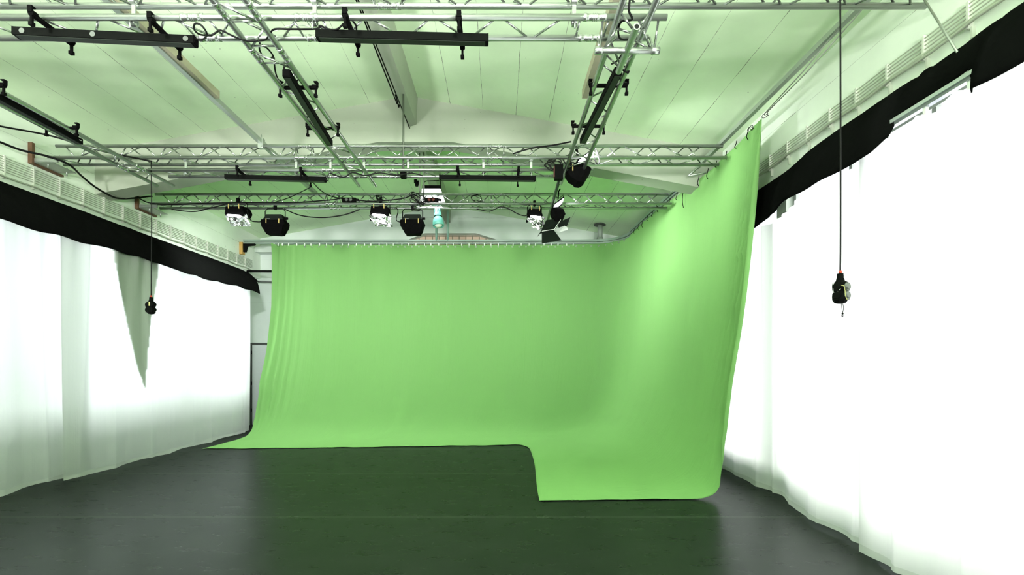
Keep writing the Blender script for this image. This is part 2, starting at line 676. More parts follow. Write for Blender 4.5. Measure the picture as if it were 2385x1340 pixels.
def side_wall(name, face, out, sgn, sill, head, openings):
    """upper wall band, window wall behind the curtains with real openings"""
    bm = bmesh.new()
    xs = sorted((face, out + sgn * 0.25))
    box(bm, xs[0], xs[1], YN - .3, YB + .3, VALT, EAVE + 0.02)      # upper band (spandrel beam)
    xs = sorted((out, out + sgn * 0.25))
    box(bm, xs[0], xs[1], YN - .3, YB + .3, 0, sill)
    box(bm, xs[0], xs[1], YN - .3, YB + .3, head, VALT)
    y = YN - .3
    for (a, b) in openings:
        box(bm, xs[0], xs[1], y, a, sill, head)
        y = b
    box(bm, xs[0], xs[1], y, YB + .3, sill, head)
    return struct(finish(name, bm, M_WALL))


OPL = [(-3.2, -0.35), (0.0, 2.85), (3.2, 5.75), (6.2, 8.85), (9.15, 11.5)]
OPR = [(-3.2, -0.35), (0.0, 2.85), (3.05, 5.9), (6.1, 8.9), (9.1, 11.8)]
side_wall('wall_left', XL, XLW, -1, 0.95, VALT - 0.05, OPL)
side_wall('wall_right', XR, XRW, 1, 0.34, VALT - 0.05, OPR)
FRAME = mat('window_frame_paint', (0.55, 0.58, 0.55), 0.5)
wi = 1
for side, ops, x, sill in ((-1, OPL, XLW - 0.12, 0.95), (1, OPR, XRW + 0.12, 0.34)):
    for (a, b) in ops:
        bm = bmesh.new()
        t = 0.05
        box(bm, x - .03, x + .03, a, a + t, sill, VALT - .05)
        box(bm, x - .03, x + .03, b - t, b, sill, VALT - .05)
        box(bm, x - .03, x + .03, a + t, b - t, sill, sill + t)
        box(bm, x - .03, x + .03, a + t, b - t, VALT - .05 - t, VALT - .05)
        for k in (1, 2):
            yy = a + (b - a) * k / 3
            box(bm, x - .025, x + .025, yy - .02, yy + .02, sill + t, VALT - .05 - t)
        f = struct(finish('window_%d' % wi, bm, FRAME))
        bm = bmesh.new()
        box(bm, x - .004, x + .004, a + t, b - t, sill + t, VALT - .05 - t)
        finish('pane', bm, M_GLASS, f)
        wi += 1

# back wall with a flat-arched recess of pink blocks
bm = bmesh.new()
rz_ = [(-2.42, CH + 3.24), (-1.95, CH + 3.42), (-0.62, CH + 3.42), (-0.02, CH + 3.24)]
box(bm, XLW - .3, rz_[0][0], YB, YB + .35, 0, roof(XLW) + 1.2)
box(bm, rz_[3][0], XRW + .3, YB, YB + .35, 0, roof(XRW) + 1.2)
prism(bm, [(rz_[0][0], roof(XL) + 1.2)] + rz_ + [(rz_[3][0], roof(XL) + 1.2)], YB, YB + .35)
box(bm, rz_[0][0], rz_[3][0], YB, YB + .35, 0, CH + 2.9)
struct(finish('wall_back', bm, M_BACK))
bm = bmesh.new()
box(bm, -2.6, 0.2, YB + .22, YB + .34, CH + 2.85, CH + 3.5)
struct(finish('trim_1', bm, brick_mat()))
# rear wall behind the camera
bm = bmesh.new()
box(bm, XLW - .3, XRW + .3, YN - .35, YN, 0, RZ + .1)
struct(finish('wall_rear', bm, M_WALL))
# ledge along the back wall at track height
bm = bmesh.new()
box(bm, XL, XR, YB - .30, YB, CH + 2.86, CH + 3.0)
struct(finish('trim_2', bm, M_BACK))
# ridge beam
bm = bmesh.new()
poly = [(-1.63, RZ), (-1.40, CH + 3.66), (-1.28, CH + 3.70), (-1.26, RZ)]
prism(bm, poly, YN, 7.47)
prism(bm, poly, 7.79, YB)
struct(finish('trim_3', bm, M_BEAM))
# transverse concrete frame (follows the roof pitch)
bm = bmesh.new()
top = [(XR + .02, EAVE + .02), (RX, RZ + .02), (XL - .02, EAVE + .02)]
bot = [(XL - .02, CH + 2.62), (-1.88, CH + 3.43), (-0.72, CH + 3.43), (XR + .02, CH + 2.66)]
prism(bm, bot + top, 7.47, 7.79)
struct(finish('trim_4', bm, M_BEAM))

# door in the back wall, far left
bm = bmesh.new()
x0, x1, zt = -6.46, -5.5, CH + 0.50
box(bm, x0 - .05, x0, YB - .03, YB, 0, zt + .05)
box(bm, x1, x1 + .05, YB - .03, YB, 0, zt + .05)
box(bm, x0, x1, YB - .03, YB, zt, zt + .05)
d = struct(finish('door_1', bm, mat('dark_door_frame', (0.05, 0.055, 0.05), 0.5)))
bxo('door_leaf', x0 + .005, x1 - .005, YB - .02, YB, 0.01, zt - .005, mat('door_paint', (0.58, 0.62, 0.62), 0.45), d)
for zz in (0.35, 1.05, 1.85):
    tubo('hinge', [(x0, YB - .04, zz), (x0, YB - .04, zz + .09)], 0.011, BLACK, d)

# ------------------------------------------------------------------ green screen
def lerp_tab(tab, t):
    if t <= tab[0][0]:
        return tab[0][1]
    for (a, va), (b, vb) in zip(tab, tab[1:]):
        if t <= b:
            f = (t - a) / (b - a)
            f = f * f * (3 - 2 * f) if False else f
            return va + (vb - va) * f
    return tab[-1][1]


def arc_resample(pts, n):
    L_ = [0]
    for a, b in zip(pts, pts[1:]):
        L_.append(L_[-1] + (b - a).length)
    out = []
    j = 0
    for i in range(n):
        s = L_[-1] * i / (n - 1)
        while j < len(pts) - 2 and L_[j + 1] < s:
            j += 1
        f = (s - L_[j]) / max(L_[j + 1] - L_[j], 1e-9)
        out.append(pts[j].lerp(pts[j + 1], f))
    return out, L_[-1]


YT = 11.67
ZT = CH + 2.875
corner = []
R_ = 0.75
cx, cy = 2.98 - R_, YT - R_
for k in range(13):
    a = math.pi / 2 * (1 - k / 12)
    corner.append(Vector((cx + R_ * math.cos(a), cy + R_ * math.sin(a), ZT + 0.02 + 0.03 * k / 12)))
top_path = [Vector((-5.42, YT, ZT)), Vector((-3, YT, ZT)), Vector((0, YT, ZT)), Vector((1.6, YT, ZT))] + corner + \
    [Vector((3.00, 9.9, CH + 2.95)), Vector((3.04, 9.0, CH + 2.93)), Vector((3.08, 8.0, CH + 2.87)),
     Vector((3.11, 7.1, CH + 2.85)), Vector((3.115, 6.4, CH + 2.86)), Vector((3.12, 5.72, CH + 2.92))]
NU, NV = 420, 110
TOPP, TLEN = arc_resample(top_path, NU)
# which top fraction maps to which floor edge point
uc0 = (1.6 + 5.42 + 0.3) / TLEN
uc1 = (7.65 + R_ * math.pi / 2 + 0.8) / TLEN


def bot_pt(u):
    if u < uc0:
        f = u / uc0
        x = -5.57 + (0.40 + 5.57) * f
        y = 9.05 + 0.45 * f ** 1.3 + 0.02 * math.sin(f * 34) + 0.012 * math.sin(f * 91)
        return Vector((x, y, 0))
    if u < uc1:
        f = (u - uc0) / (uc1 - uc0)
        a = f * math.pi / 2
        return Vector((0.40 + 0.17 * math.sin(a), 9.50 - 0.35 * (1 - math.cos(a)) - 0.25 * f, 0))
    f = (u - uc1) / (1 - uc1)
    y = 8.90 + (5.62 - 8.90) * f
    x = 0.57 - 0.085 * f + 0.02 * math.sin(f * 5)
    return Vector((x, y, 0))


PROF_B = [(0, 1.0), (0.004, 0.9), (0.012, 0.75), (0.03, 0.55), (0.065, 0.37), (0.12, 0.24), (0.20, 0.135), (0.30, 0.065),
          (0.42, 0.024), (0.55, 0.006), (0.66, 0.0012), (1.0, 0.0012)]
PROF_E = [(0, 1.0), (0.026, 0.82), (0.059, 0.62), (0.093, 0.46), (0.139, 0.30), (0.164, 0.165), (0.184, 0.070),
          (0.205, 0.025), (0.25, 0.006), (0.33, 0.0012), (0.6, 0.0012), (1.0, 0.0012)]


def prof(u):
    # blend towards the tight curve at the near right edge
    k = max(0.0, min(1.0, (u - 0.80) / 0.20)) ** 2.2
    pts = [Vector((a[0] * (1 - k) + b[0] * k, 0, a[1] * (1 - k) + b[1] * k)) for a, b in zip(PROF_B, PROF_E)]
    return pts


bm = bmesh.new()
uvl = bm.loops.layers.uv.new('UVMap')
grid = []
uvs = {}
for i in range(NU):
    u = i / (NU - 1)
    T = TOPP[i]
    B = bot_pt(u)
    H = T.z
    pl = (Vector((B.x, B.y, 0)) - Vector((T.x, T.y, 0)))
    pr = prof(u)
    pts = [Vector((T.x, T.y, 0)) + pl * p.x + Vector((0, 0, H * p.z + 0.004)) for p in pr]
    pts = spline(pts, 8)
    rs, ln = arc_resample(pts, NV)
    row = []
    side = Vector((pl.y, -pl.x, 0)).normalized()   # along the screen
    nin = pl.normalized()
    for j in range(NV):
        v = j / (NV - 1)
        p = rs[j].copy()
        s_al = u * TLEN
        onwall = min(1.0, max(0.0, (p.z - 0.02) / 0.8))
        # gathered folds at the left edge
        eL = math.exp(-(s_al / 0.42) ** 2)
        g = 0.12 * eL * (1 - 2 * abs(math.sin(s_al * 19 + v * 0.9)) ** 0.5) * onwall + 0.022 * eL * math.sin(s_al * 66 + 1 + v * 3) * onwall
        # long soft vertical ripples
        g += 0.007 * math.sin(s_al * 7.3 + 1.3 * math.sin(v * 3)) * onwall
        g += 0.020 * noise.noise(Vector((s_al * 3.1, v * 1.2, 4.0))) * onwall
        # near right edge: folds fan out of the tied corner
        eR = math.exp(-((TLEN - s_al) / 0.55) ** 2)
        fan = (TLEN - s_al) / (0.12 + v * 0.75)
        g += 0.045 * eR * (1 - 2 * abs(math.sin(fan * 7)) ** 0.6) * onwall * min(1, v * 6 + .2)
        # creases where the cloth lies in the sweep
        cz = math.exp(-((v - 0.62) / 0.14) ** 2)
        g += 0.014 * cz * noise.noise(Vector((s_al * 1.1, v * 26, 9.0)))
        g = abs(g) * 0.3 + g
        p += nin * g * (1 if p.z > 0.1 else 0)
        if p.z < 0.1:
            p.z += 0.010 * max(0, noise.noise(Vector((s_al * 1.9, v * 22, 2.0)))) + 0.0015
        # left edge wanders outwards lower down
        if s_al < 1.2:
            fz = (1 - s_al / 1.2) ** 1.5
            zz = p.z
            off = lerp_tab([(0.0, -0.0), (0.05, 0.08), (0.3, -0.08), (0.6, -0.16), (1.2, -0.22), (2.0, -0.12), (3.0, -0.03), (4.6, 0.0)], zz)
            p.x += off * fz
            # lower left selvedge fold on the floor
        # right edge pulled in under its own weight: depth runs towards the camera
        row.append(bm.verts.new(p))
        uvs[row[-1]] = (s_al, v * ln)
    grid.append(row)
for i in range(NU - 1):
    for j in range(NV - 1):
        f = bm.faces.new((grid[i][j], grid[i + 1][j], grid[i + 1][j + 1], grid[i][j + 1]))
        for lp in f.loops:
            lp[uvl].uv = uvs[lp.vert]
gs = thing('green_screen', 'huge light green chroma backdrop sweeping from its rails onto the black floor', 'backdrop', (-1.3, YT, 0))
gsh = finish('cloth', bm, M_GREEN, gs, smooth=True)
gsh.matrix_parent_inverse = Matrix.Translation((1.3, -YT, 0))
so = gsh.modifiers.new('thickness', 'SOLIDIFY')
so.thickness = 0.003
INV = Matrix.Translation((1.3, -YT, 0))


def gpart(o):
    o.parent = gs
    o.matrix_parent_inverse = INV
    return o


# eyelets and tie cords along the top edge
eye_bm = bmesh.new()
for k in range(12):
    pass
lathe(eye_bm, [(0.010, -.003), (0.019, -.003), (0.019, .003), (0.010, .003), (0.010, -.003)], 10)
eo = finish('eyelet', eye_bm, STEEL)
eye_me = eo.data
bpy.data.objects.remove(eo)
n_e = 46
for k in range(n_e):
    s = 0.75 + (8.5 - 0.75) * k / (n_e - 1)
    i = int(s / TLEN * (NU - 1))
    q = TOPP[i]
    o = bpy.data.objects.new('eyelet', eye_me)
    COL.objects.link(o)
    o.matrix_basis = Matrix.Translation((q.x, q.y - 0.028, q.z - 0.055)) @ Matrix.Rotation(math.pi / 2, 4, 'X')
    gpart(o)
rnd = random.Random(7)
for k in range(17):
    s = 9.2 + (TLEN - 0.25 - 9.2) * k / 16
    i = int(s / TLEN * (NU - 1))
    q = TOPP[i] + Vector((-0.03, 0, -0.02))
    l_ = rnd.choice([0.05, 0.07, 0.06, 0.11])
    if k == 9:
        l_ = 0.27
    pts = [q + Vector((0, 0, .05)), q + Vector((-.012, -.012, .01)), q + Vector((-.02, .012, -l_ * .5)), q + Vector((-.012, -.012, -l_))]
    gpart(tubo('tie_cord', spline(pts, 4), 0.0055, BLACKM, n=5))
for (px, py) in ((1749, 299), (1783, 268)):
    c = P(px, py, 5.72)
    pts = [c + Vector(((0.020 + .008 * (k % 3)) * math.cos(a), -.03 * math.sin(a * .5), (0.026 - .006 * (k % 2)) * math.sin(a))) for k, a in [(k, k * 0.75) for k in range(17)]]
    gpart(tubo('tie_loop', spline(pts, 3), 0.0035, BLACKM, n=5))

# track of the green screen: aluminium double rail with gliders and end bracket
tr = thing('backdrop_rail', 'grey metal rail across the back wall carrying the green cloth', 'rail', (0, YT, CH + 2.95))
INV_T = Matrix.Translation((0, -YT, -(CH + 2.95)))


def tpart(o):
    o.parent = tr
    o.matrix_parent_inverse = INV_T
    return o


bm = bmesh.new()
off1 = [Vector((-6.17, YT, 0)), Vector((1.9, YT, 0))] + [Vector((c.x, c.y, 0)) for c in corner[2:]] + [Vector((3.02, 9.4, 0)), Vector((3.06, 8.3, 0))]
for dz, hh, ww in ((0.045, 0.055, 0.045), (-0.005, 0.035, 0.03)):
    rings = []
    for i, c in enumerate(off1):
        d = (off1[min(i + 1, len(off1) - 1)] - off1[max(i - 1, 0)]).normalized()
        nrm = Vector((-d.y, d.x, 0))
        zb = CH + 2.90 + dz + (0.05 if c.y < 11 else 0.0)
        rings.append([bm.verts.new(c + nrm * sx * ww / 2 + Vector((0, 0, zb + sz * hh))) for sx, sz in ((-1, 0), (1, 0), (1, 1), (-1, 1))])
    for a, b in zip(rings, rings[1:]):
        for k in range(4):
            bm.faces.new((a[k], a[(k + 1) % 4], b[(k + 1) % 4], b[k]))
    bm.faces.new(list(reversed(rings[0])))
    bm.faces.new(rings[-1])
tpart(finish('rail', bm, mat('rail_metal', (0.33, 0.40, 0.37), 0.4, 0.7)))
gl_bm = bmesh.new()
box(gl_bm, -.011, .011, -.008, .008, -.055, 0.0)
bev(gl_bm, .003)
o = finish('glider', gl_bm, WHITEP)
gl_me = o.data
bpy.data.objects.remove(o)
xk = -5.42
k = 0
while xk < 1.95:
    o = bpy.data.objects.new('glider', gl_me)
    COL.objects.link(o)
    o.location = (xk, YT - .034, CH + 2.90)
    tpart(o)
    xk += 0.18 + 0.03 * math.sin(k * 2.3) if k > 1 else 0.10
    k += 1
bm = bmesh.new()
prism(bm, [(-6.17, CH + 2.90), (-5.88, CH + 2.90), (-5.90, CH + 2.86), (-6.07, CH + 2.84), (-6.11, CH + 2.70), (-6.17, CH + 2.70)], YT - .03, YT + .03)
tpart(finish('end_bracket', bm, BLACK))
tpart(bxo('wood_block', -6.245, -6.17, YT - .06, YT + .06, CH + 2.64, CH + 2.93, YWOOD, None, .004))
for xx, z1 in ((-1.245, CH + 3.70), (-1.52, CH + 3.38)):
    tpart(tubo('drop_pole', [(xx, YT, CH + 2.97), (xx, YT, z1)], 0.028, mat('teal_grey_pole', (0.20, 0.33, 0.28), 0.4), n=12))

# ------------------------------------------------------------------ curtains
def curtain(name, label, y0, y1, xf, ztop, zbot, seed, amp=0.07, sgn=1, topf=None, group=None, gather=0.5):
    """xf(y) = mean x; folds run vertically, tight at the heading and loose at the hem"""
    rnd = random.Random(seed)
    n = int(abs(y1 - y0) / 0.022)
    ph = [rnd.uniform(0, 6.28) for _ in range(6)]
    bm = bmesh.new()
    uvl = bm.loops.layers.uv.new('UVMap')
    NVc = 92
    rows = []
    uv = {}
    for i in range(n + 1):
        y = y0 + (y1 - y0) * i / n
        row = []
        zt = topf(y) if topf else ztop
        hemw = 0.012 * math.sin(y * 5.1 + ph[0]) + 0.01 * noise.noise(Vector((y * 2, seed, 0)))
        for j in range(NVc + 1):
            v = j / NVc
            z = zbot + hemw * (1 - v) ** 2 + (zt - zbot) * v
            w1 = noise.noise(Vector((y * 0.9 + 0.05 * math.sin(z), seed * 3.1, z * 0.13)))
            sn = math.sin(y * 5.2 + 3.0 * w1 + ph[1])
            big = amp * ((1 - 2 * abs(sn) ** 0.7) * 0.6 + 0.55 * w1 * 2)
            sm = 0.013 * math.sin(y * 19 + 5 * w1 + ph[2]) + 0.012 * noise.noise(Vector((y * 9, seed, z * 0.35)))
            hd = 0.020 * math.sin(y * 2 * math.pi / 0.24 + ph[3]) * v ** 5
            # sharpen ridges
            big = big * (0.55 + 0.45 * (1 - v)) 
            x = xf(y) + sgn * (big * 0.9 + sm * (0.4 + v * 0.6) + hd)
            row.append(bm.verts.new((x, y, z)))
            uv[row[-1]] = (y * 1.15, z - zbot)
        rows.append(row)
    for i in range(n):
        for j in range(NVc):
            f = bm.faces.new((rows[i][j], rows[i + 1][j], rows[i + 1][j + 1], rows[i][j + 1]))
            for lp in f.loops:
                lp[uvl].uv = uv[lp.vert]
    return tag(finish(name, bm, M_CURT, smooth=True), label, 'curtain', group)


CT = CH + 1.80
curtain('white_curtain', 'white curtain on the left wall, nearest panel, cut by the left edge of the picture', -3.3, 6.80,
        lambda y: -5.90 + 0.03 * math.sin(y * .7), CT, 0.035, 1, 0.055, 1)
curtain('white_curtain', 'white curtain on the left wall, far panel shaded by a green triangle', 6.38, 11.25,
        lambda y: -5.77 - (0.04 if y > 10.9 else 0), CT, 0.045, 2, 0.045, 1)


def xr_far(y):
    t = max(0.0, min(1.0, (y - 4.9) / 0.9))
    return 3.10 + 0.22 * t


curtain('white_curtain', 'white curtain on the right wall, far panel running behind the green screen', 4.02, 11.6,
        xr_far, CH + 1.73, 0.035, 5, 0.045, -1)
curtain('white_curtain', 'bright white curtain on the right wall, nearest panel with its top edge showing', -3.3, 4.08,
        lambda y: 3.02 + (0.02 if y > 3.7 else 0.0) + 0.02 * math.sin(y * 1.3), CT, 0.03, 9, 0.055, -1,
        topf=lambda y: CH + 1.80 - (0.055 * abs(math.sin((y - 3.18) * math.pi / 0.32)) if 3.0 < y < 3.9 else 0))

# opaque cloth added behind the far left curtain to block daylight in a triangle
far_left = [o for o in COL.objects if o.name == 'white_curtain.001'][0]
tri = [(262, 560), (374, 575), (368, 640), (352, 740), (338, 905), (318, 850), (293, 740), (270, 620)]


def inside(x, y, poly):
    c_ = False
    for (x1, y1), (x2, y2) in zip(poly, poly[1:] + poly[:1]):
        if (y1 > y) != (y2 > y) and x < (x2 - x1) * (y - y1) / (y2 - y1) + x1:
            c_ = not c_
    return c_


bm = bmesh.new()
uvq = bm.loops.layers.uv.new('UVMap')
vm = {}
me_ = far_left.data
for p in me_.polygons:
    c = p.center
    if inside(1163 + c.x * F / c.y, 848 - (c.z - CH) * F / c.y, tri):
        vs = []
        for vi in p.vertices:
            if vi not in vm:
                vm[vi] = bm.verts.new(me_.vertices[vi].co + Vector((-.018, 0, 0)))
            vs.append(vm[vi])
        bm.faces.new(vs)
o = finish('curtain_light_block', bm, M_LIGHT_BLOCK, smooth=True)
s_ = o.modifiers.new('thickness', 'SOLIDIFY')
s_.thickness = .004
tag(o, 'added triangle of opaque cloth blocking the daylight behind the far left curtain', 'cloth')

# ------------------------------------------------------------------ black valances
def valance(name, label, y0, y1, side, lipx, liph, wallx, toph, seed):
    n = int((y1 - y0) / 0.05)
    bm = bmesh.new()
    uvl = bm.loops.layers.uv.new('UVMap')
    rows = []
    uv = {}
    M_ = 22
    for i in range(n + 1):
        y = y0 + (y1 - y0) * i / n
        row = []
        lx, lh, th = lipx(y), liph(y), toph(y)
        for j in range(M_ + 1):
            t = j / M_
            # rounded cross section: from the wall, out over the track, down to the lip
            x = wallx + (lx - wallx) * (1 - (1 - t) ** 1.9)
            z = CH + th + (lh - th) * (0.30 * t + 0.70 * t ** 1.7)
            wv = noise.noise(Vector((y * 1.6, t * 2.2, seed))) * 0.035 + noise.noise(Vector((y * 5, t * 5, seed + 3))) * 0.018
            x -= side * wv * math.sin(math.pi * min(1, t * 1.05)) * 0.9
            z += 0.02 * noise.noise(Vector((y * 3.3, 0, seed))) * t + 0.010 * math.sin(y * 9 + seed) * t ** 3
            row.append(bm.verts.new((x, y, z)))
            uv[row[-1]] = (y, t)
        rows.append(row)
    for i in range(n):
        for j in range(M_):
            f = bm.faces.new((rows[i][j], rows[i + 1][j], rows[i + 1][j + 1], rows[i][j + 1]))
            for lp in f.loops:
                lp[uvl].uv = uv[lp.vert]
    o = finish(name, bm, M_VAL, smooth=True)
    s = o.modifiers.new('thickness', 'SOLIDIFY')
    s.thickness = 0.008
    return tag(o, label, 'valance')


valance('black_valance', 'black cloth valance sagging along the left wall over the white curtains', -3.4, 11.42, -1,
        lambda y: -5.66, lambda y: 1.655 + 0.02 * math.sin(y * 1.9), XL + .01, lambda y: 2.27, 2.0)


def rv_h(y):
    # the cloth has slipped up where the track shows
    b = 1.70 + 0.02 * math.sin(y * 2.6)
    t = max(0.0, min(1.0, (y - 3.05) / 0.10)) * max(0.0, min(1.0, (3.78 - y) / 0.06))
    far = max(0.0, min(1.0, (y - 4.9) / 0.9))
    return b - 0.02 + 0.21 * t + 0.06 * far


def rv_x(y):
    t = max(0.0, min(1.0, (y - 3.0) / 0.12)) * max(0.0, min(1.0, (3.80 - y) / 0.06))
    far = max(0.0, min(1.0, (y - 4.9) / 0.9))
    return 2.92 + 0.13 * t + 0.31 * far


valance('black_valance', 'black cloth valance rumpled along the right wall over the white curtains', -3.4, 11.7, 1,
        rv_x, rv_h, XR - .01, lambda y: 2.31, 6.0)
# loose lobe of the right valance sticking up
bm = bmesh.new()
c = P(2160, 172, 3.62)
tube(bm, spline([c + Vector((-.02, 0.25, -.22)), c + Vector((-.01, .12, -.10)), c + Vector((0, .02, 0)), c + Vector((.02, -.03, .02))], 5),
     [.05 - .0018 * k for k in range(16)], 8)
tag(finish('cloth_tail', bm, M_VAL, smooth=True), 'rolled tail of black cloth poking above the right valance', 'cloth')

# visible curtain track on the right and its gliders
ct = thing('curtain_track', 'pale metal curtain track showing under the slipped black valance', 'rail', (3.06, 3.4, CH + 1.86))
bm = bmesh.new()
box(bm, -.03, .03, -6.7, .52, 0.005, .032)
bev(bm, .004)
finish('rail', bm, mat('pale_track', (0.62, 0.68, 0.66), 0.35, 0.5), ct)
bm = bmesh.new()
box(bm, -.02, .02, -6.7, .56, -.02, .010)
finish('rail_slot', bm, mat('track_dark_metal', (0.35, 0.37, 0.40), 0.35, 0.8), ct)
for k in range(5):
    yy = 0.40 - 0.33 * k
    bm = bmesh.new()
    box(bm, -.012, .012, yy - .012, yy + .012, -.085, -.015)
    bev(bm, .003)
    finish('glider', bm, WHITEP, ct)
rod = [P(2152, -2, 3.66), P(2257, 165, 3.22)]
tag(tubo('support_rod', rod, 0.0075, STEEL, n=8), 'thin metal rod slanting from the near truss to the right valance', 'rod')

# ------------------------------------------------------------------ conduits on the side walls
def conduits(x, side, zlist, y0, y1, lab, grp, rad):
    for k, (h, r) in enumerate(zip(zlist, rad)):
        pts = []
        y = y0
        while y <= y1:
            sag = -0.010 * abs(math.sin((y - y0) * math.pi / 0.76)) * (1.6 if k == 0 else 0.5)
            pts.append((x - side * (0.028 + (0.02 if r > .011 else 0)), y, CH + h + sag))
            y += 0.19
        o = tubo('conduit', pts, r, PVC, n=7)
        if k == 0:
            tag(o, lab[0], 'conduit')
        else:
            tag(o, lab[1], 'conduit', grp)


HL = [2.365, 2.425, 2.455, 2.485, 2.515, 2.545, 2.575, 2.605]
conduits(XL, -1, HL, -3.4, 12.3, ('lowest sagging pale conduit of the bundle along the left wall',
         'one of the thin parallel conduits along the left wall above the valance'), 'thin conduits on the left wall', [.012] + [.0052] * 7)
HR = [2.475, 2.50, 2.535, 2.565, 2.595, 2.625]
conduits(XR, 1, HR, -3.4, 11.9, ('lowest sagging pale conduit of the bundle along the right wall',
         'one of the thin parallel conduits along the right wall above the valance'), 'thin conduits on the right wall', [.013, .010] + [.0055] * 4)


def clip_thing(x, side, y, h0, h1, leg, label, grp):
    t = thing('conduit_saddle', label, 'bracket', (x, y, CH + h0), grp)
    bm = bmesh.new()
    xs = sorted((0, -side * 0.036))
    box(bm, xs[0], xs[1], -.010, .010, -.03, h1 - h0 + .02)
    bev(bm, .003)
    finish('saddle', bm, CLIPM, t)
    if leg:
        bm = bmesh.new()
        xs = sorted((0, -side * 0.03))
        box(bm, xs[0], xs[1], -.032, -.005, -.04, -.028)
        box(bm, xs[0], xs[1], -.032, -.018, -.11, -.04)
        finish('leg', bm, CLIPM, t)


y = 3.0
while y < 12.2:
    clip_thing(XL, -1, y, HL[0], HL[-1], False, 'pale saddle holding the conduits on the left wall', 'saddles on the left wall')
    y += 0.385
y = 3.16
while y < 6.6:
    clip_thing(XR, 1, y, HR[0], HR[-1], True, 'pale saddle with a hanging foot holding the conduits on the right wall', 'saddles on the right wall')
    y += 0.37

# ------------------------------------------------------------------ trusses
CR = 0.0235


def truss(name, label, axis, t0, t1, c0, chords, faces, period, joints=(), cat='truss', stubs=None, cr=CR):
    """chords: list of (across, up, t0, t1) offsets; faces: (i, j, phase, ta, tb)"""
    def pt(t, a, u):
        return Vector((t, c0[0] + a, c0[1] + u)) if axis == 'x' else Vector((c0[0] + a, t, c0[1] + u))
    mid = pt((t0 + t1) / 2, 0, 0)
    root = thing(name, label, cat, mid)
    def loc(p):
        return p - mid
    for ch in chords:
        a, u = ch[0], ch[1]
        ta = ch[2] if len(ch) > 2 else t0
        tb = ch[3] if len(ch) > 3 else t1
        tubo('chord', [loc(pt(ta, a, u)), loc(pt(tb, a, u))], cr, ALU, root, n=14)
    for fc in faces:
        i, j, ph = fc[0], fc[1], fc[2]
        ta = fc[3] if len(fc) > 3 else t0 + 0.05
        tb = fc[4] if len(fc) > 4 else t1 - 0.05
        t = ta + ph * period
        flip = 0
        while t + period / 2 <= tb:
            a, b = (i, j) if not flip else (j, i)
            pa = pt(t + 0.018, chords[a][0], chords[a][1])
            pb = pt(t + period / 2 - 0.018, chords[b][0], chords[b][1])
            place_between('brace', BRACE_ME, loc(pa), loc(pb), root)
            flip ^= 1
            t += period / 2
    for tj in joints:
        for ch in chords:
            a, u = ch[0], ch[1]
            bm = bmesh.new()
            d = Vector((1, 0, 0)) if axis == 'x' else Vector((0, 1, 0))
            p = loc(pt(tj, a, u))
            rr = []
            off = []
            for (q0, q1, dr) in ((-.085, -.062, .004), (-.018, -.012, .003), (-.004, .002, .003), (.010, .016, .003), (.062, .085, .004)):
                off += [q0 - .002, q0, q1, q1 + .002]
                rr += [cr + .0008, cr + dr, cr + dr, cr + .0008]
            tube(bm, [p + d * o_ for o_ in off], rr, 14)
            finish('coupler', bm, ALUB, root, smooth=True)
        n = len(chords)
        for dt in (-0.11, 0.11):
            for i in range(n if n > 2 else 1):
                j = (i + 1) % n
                place_between('brace', BRACE_ME, loc(pt(tj + dt, chords[i][0], chords[i][1])), loc(pt(tj + dt, chords[j][0], chords[j][1])), root)
    return root


HT = CH + 2.77
TRI = lambda: [(-0.115, 0.0), (0.115, 0.0), (0.0, 0.205)]
# near wall-to-wall truss: only its rear bottom chord and braces dip into view
c = TRI()
truss('wall_truss', 'aluminium wall to wall truss at the very top edge of the picture', 'x', -6.1, 3.3, (3.625, HT), c,
      [(0, 1, 0.0), (1, 2, 0.25)], 0.50, joints=(-0.85,))
truss('wall_truss', 'aluminium wall to wall truss in front of the concrete roof frame, middle of three', 'x', -6.05, 3.05, (6.605, HT), TRI(),
      [(0, 1, 0.0), (1, 2, 0.2), (2, 0, 0.1)], 0.545, joints=(-2.66, -0.05))
truss('wall_truss', 'farthest wall to wall aluminium truss with the lamps hanging from it', 'x', -6.03, 2.98, (8.48, HT), TRI(),
      [(0, 1, 0.0), (1, 2, 0.2), (2, 0, 0.1)], 0.545, joints=(-2.92, -0.03))

HG = CH + 2.61
LAD = [(-0.115, 0), (0.115, 0)]
truss('rig_truss', 'flat ladder truss of the light rig nearest the camera, crossing the top', 'x', -5.1, 1.26, (3.755, HG),
      [(-0.115, 0), (0.115, 0, -5.1, 1.19)], [(0, 1, 0.0, -5.0, 0.62)], 0.50, joints=(-1.98 - .33, -1.78 + .33, 0.72))
truss('rig_truss', 'flat ladder truss closing the light rig at its far side', 'x', -4.72, 1.26, (6.62, HG),
      [(-0.115, 0), (0.115, 0, -4.6, 1.26)], [(0, 1, 0.0, -4.6, 1.1)], 0.50, joints=(-2.3, -1.5, 1.0))
LY = [(-0.117, 0), (0.117, 0)]
truss('rig_truss', 'green lit ladder truss running away along the left side of the rig', 'y', 1.6, 6.95, (-4.80, HG - .05), LY,
      [(0, 1, 0.0, 1.7, 6.8)], 0.56, joints=(6.3,))
truss('rig_truss', 'green lit ladder truss running away left of the roof ridge', 'y', 1.6, 6.95, (-1.90, HG - .05), LY,
      [(0, 1, 0.0, 1.7, 6.8)], 0.56, joints=(4.0, 3.5))
truss('rig_truss', 'ladder truss running away right of the roof ridge', 'y', 1.6, 6.85, (0.99, HG - .05), LY,
      [(0, 1, 0.0, 4.1, 6.8)], 0.56)

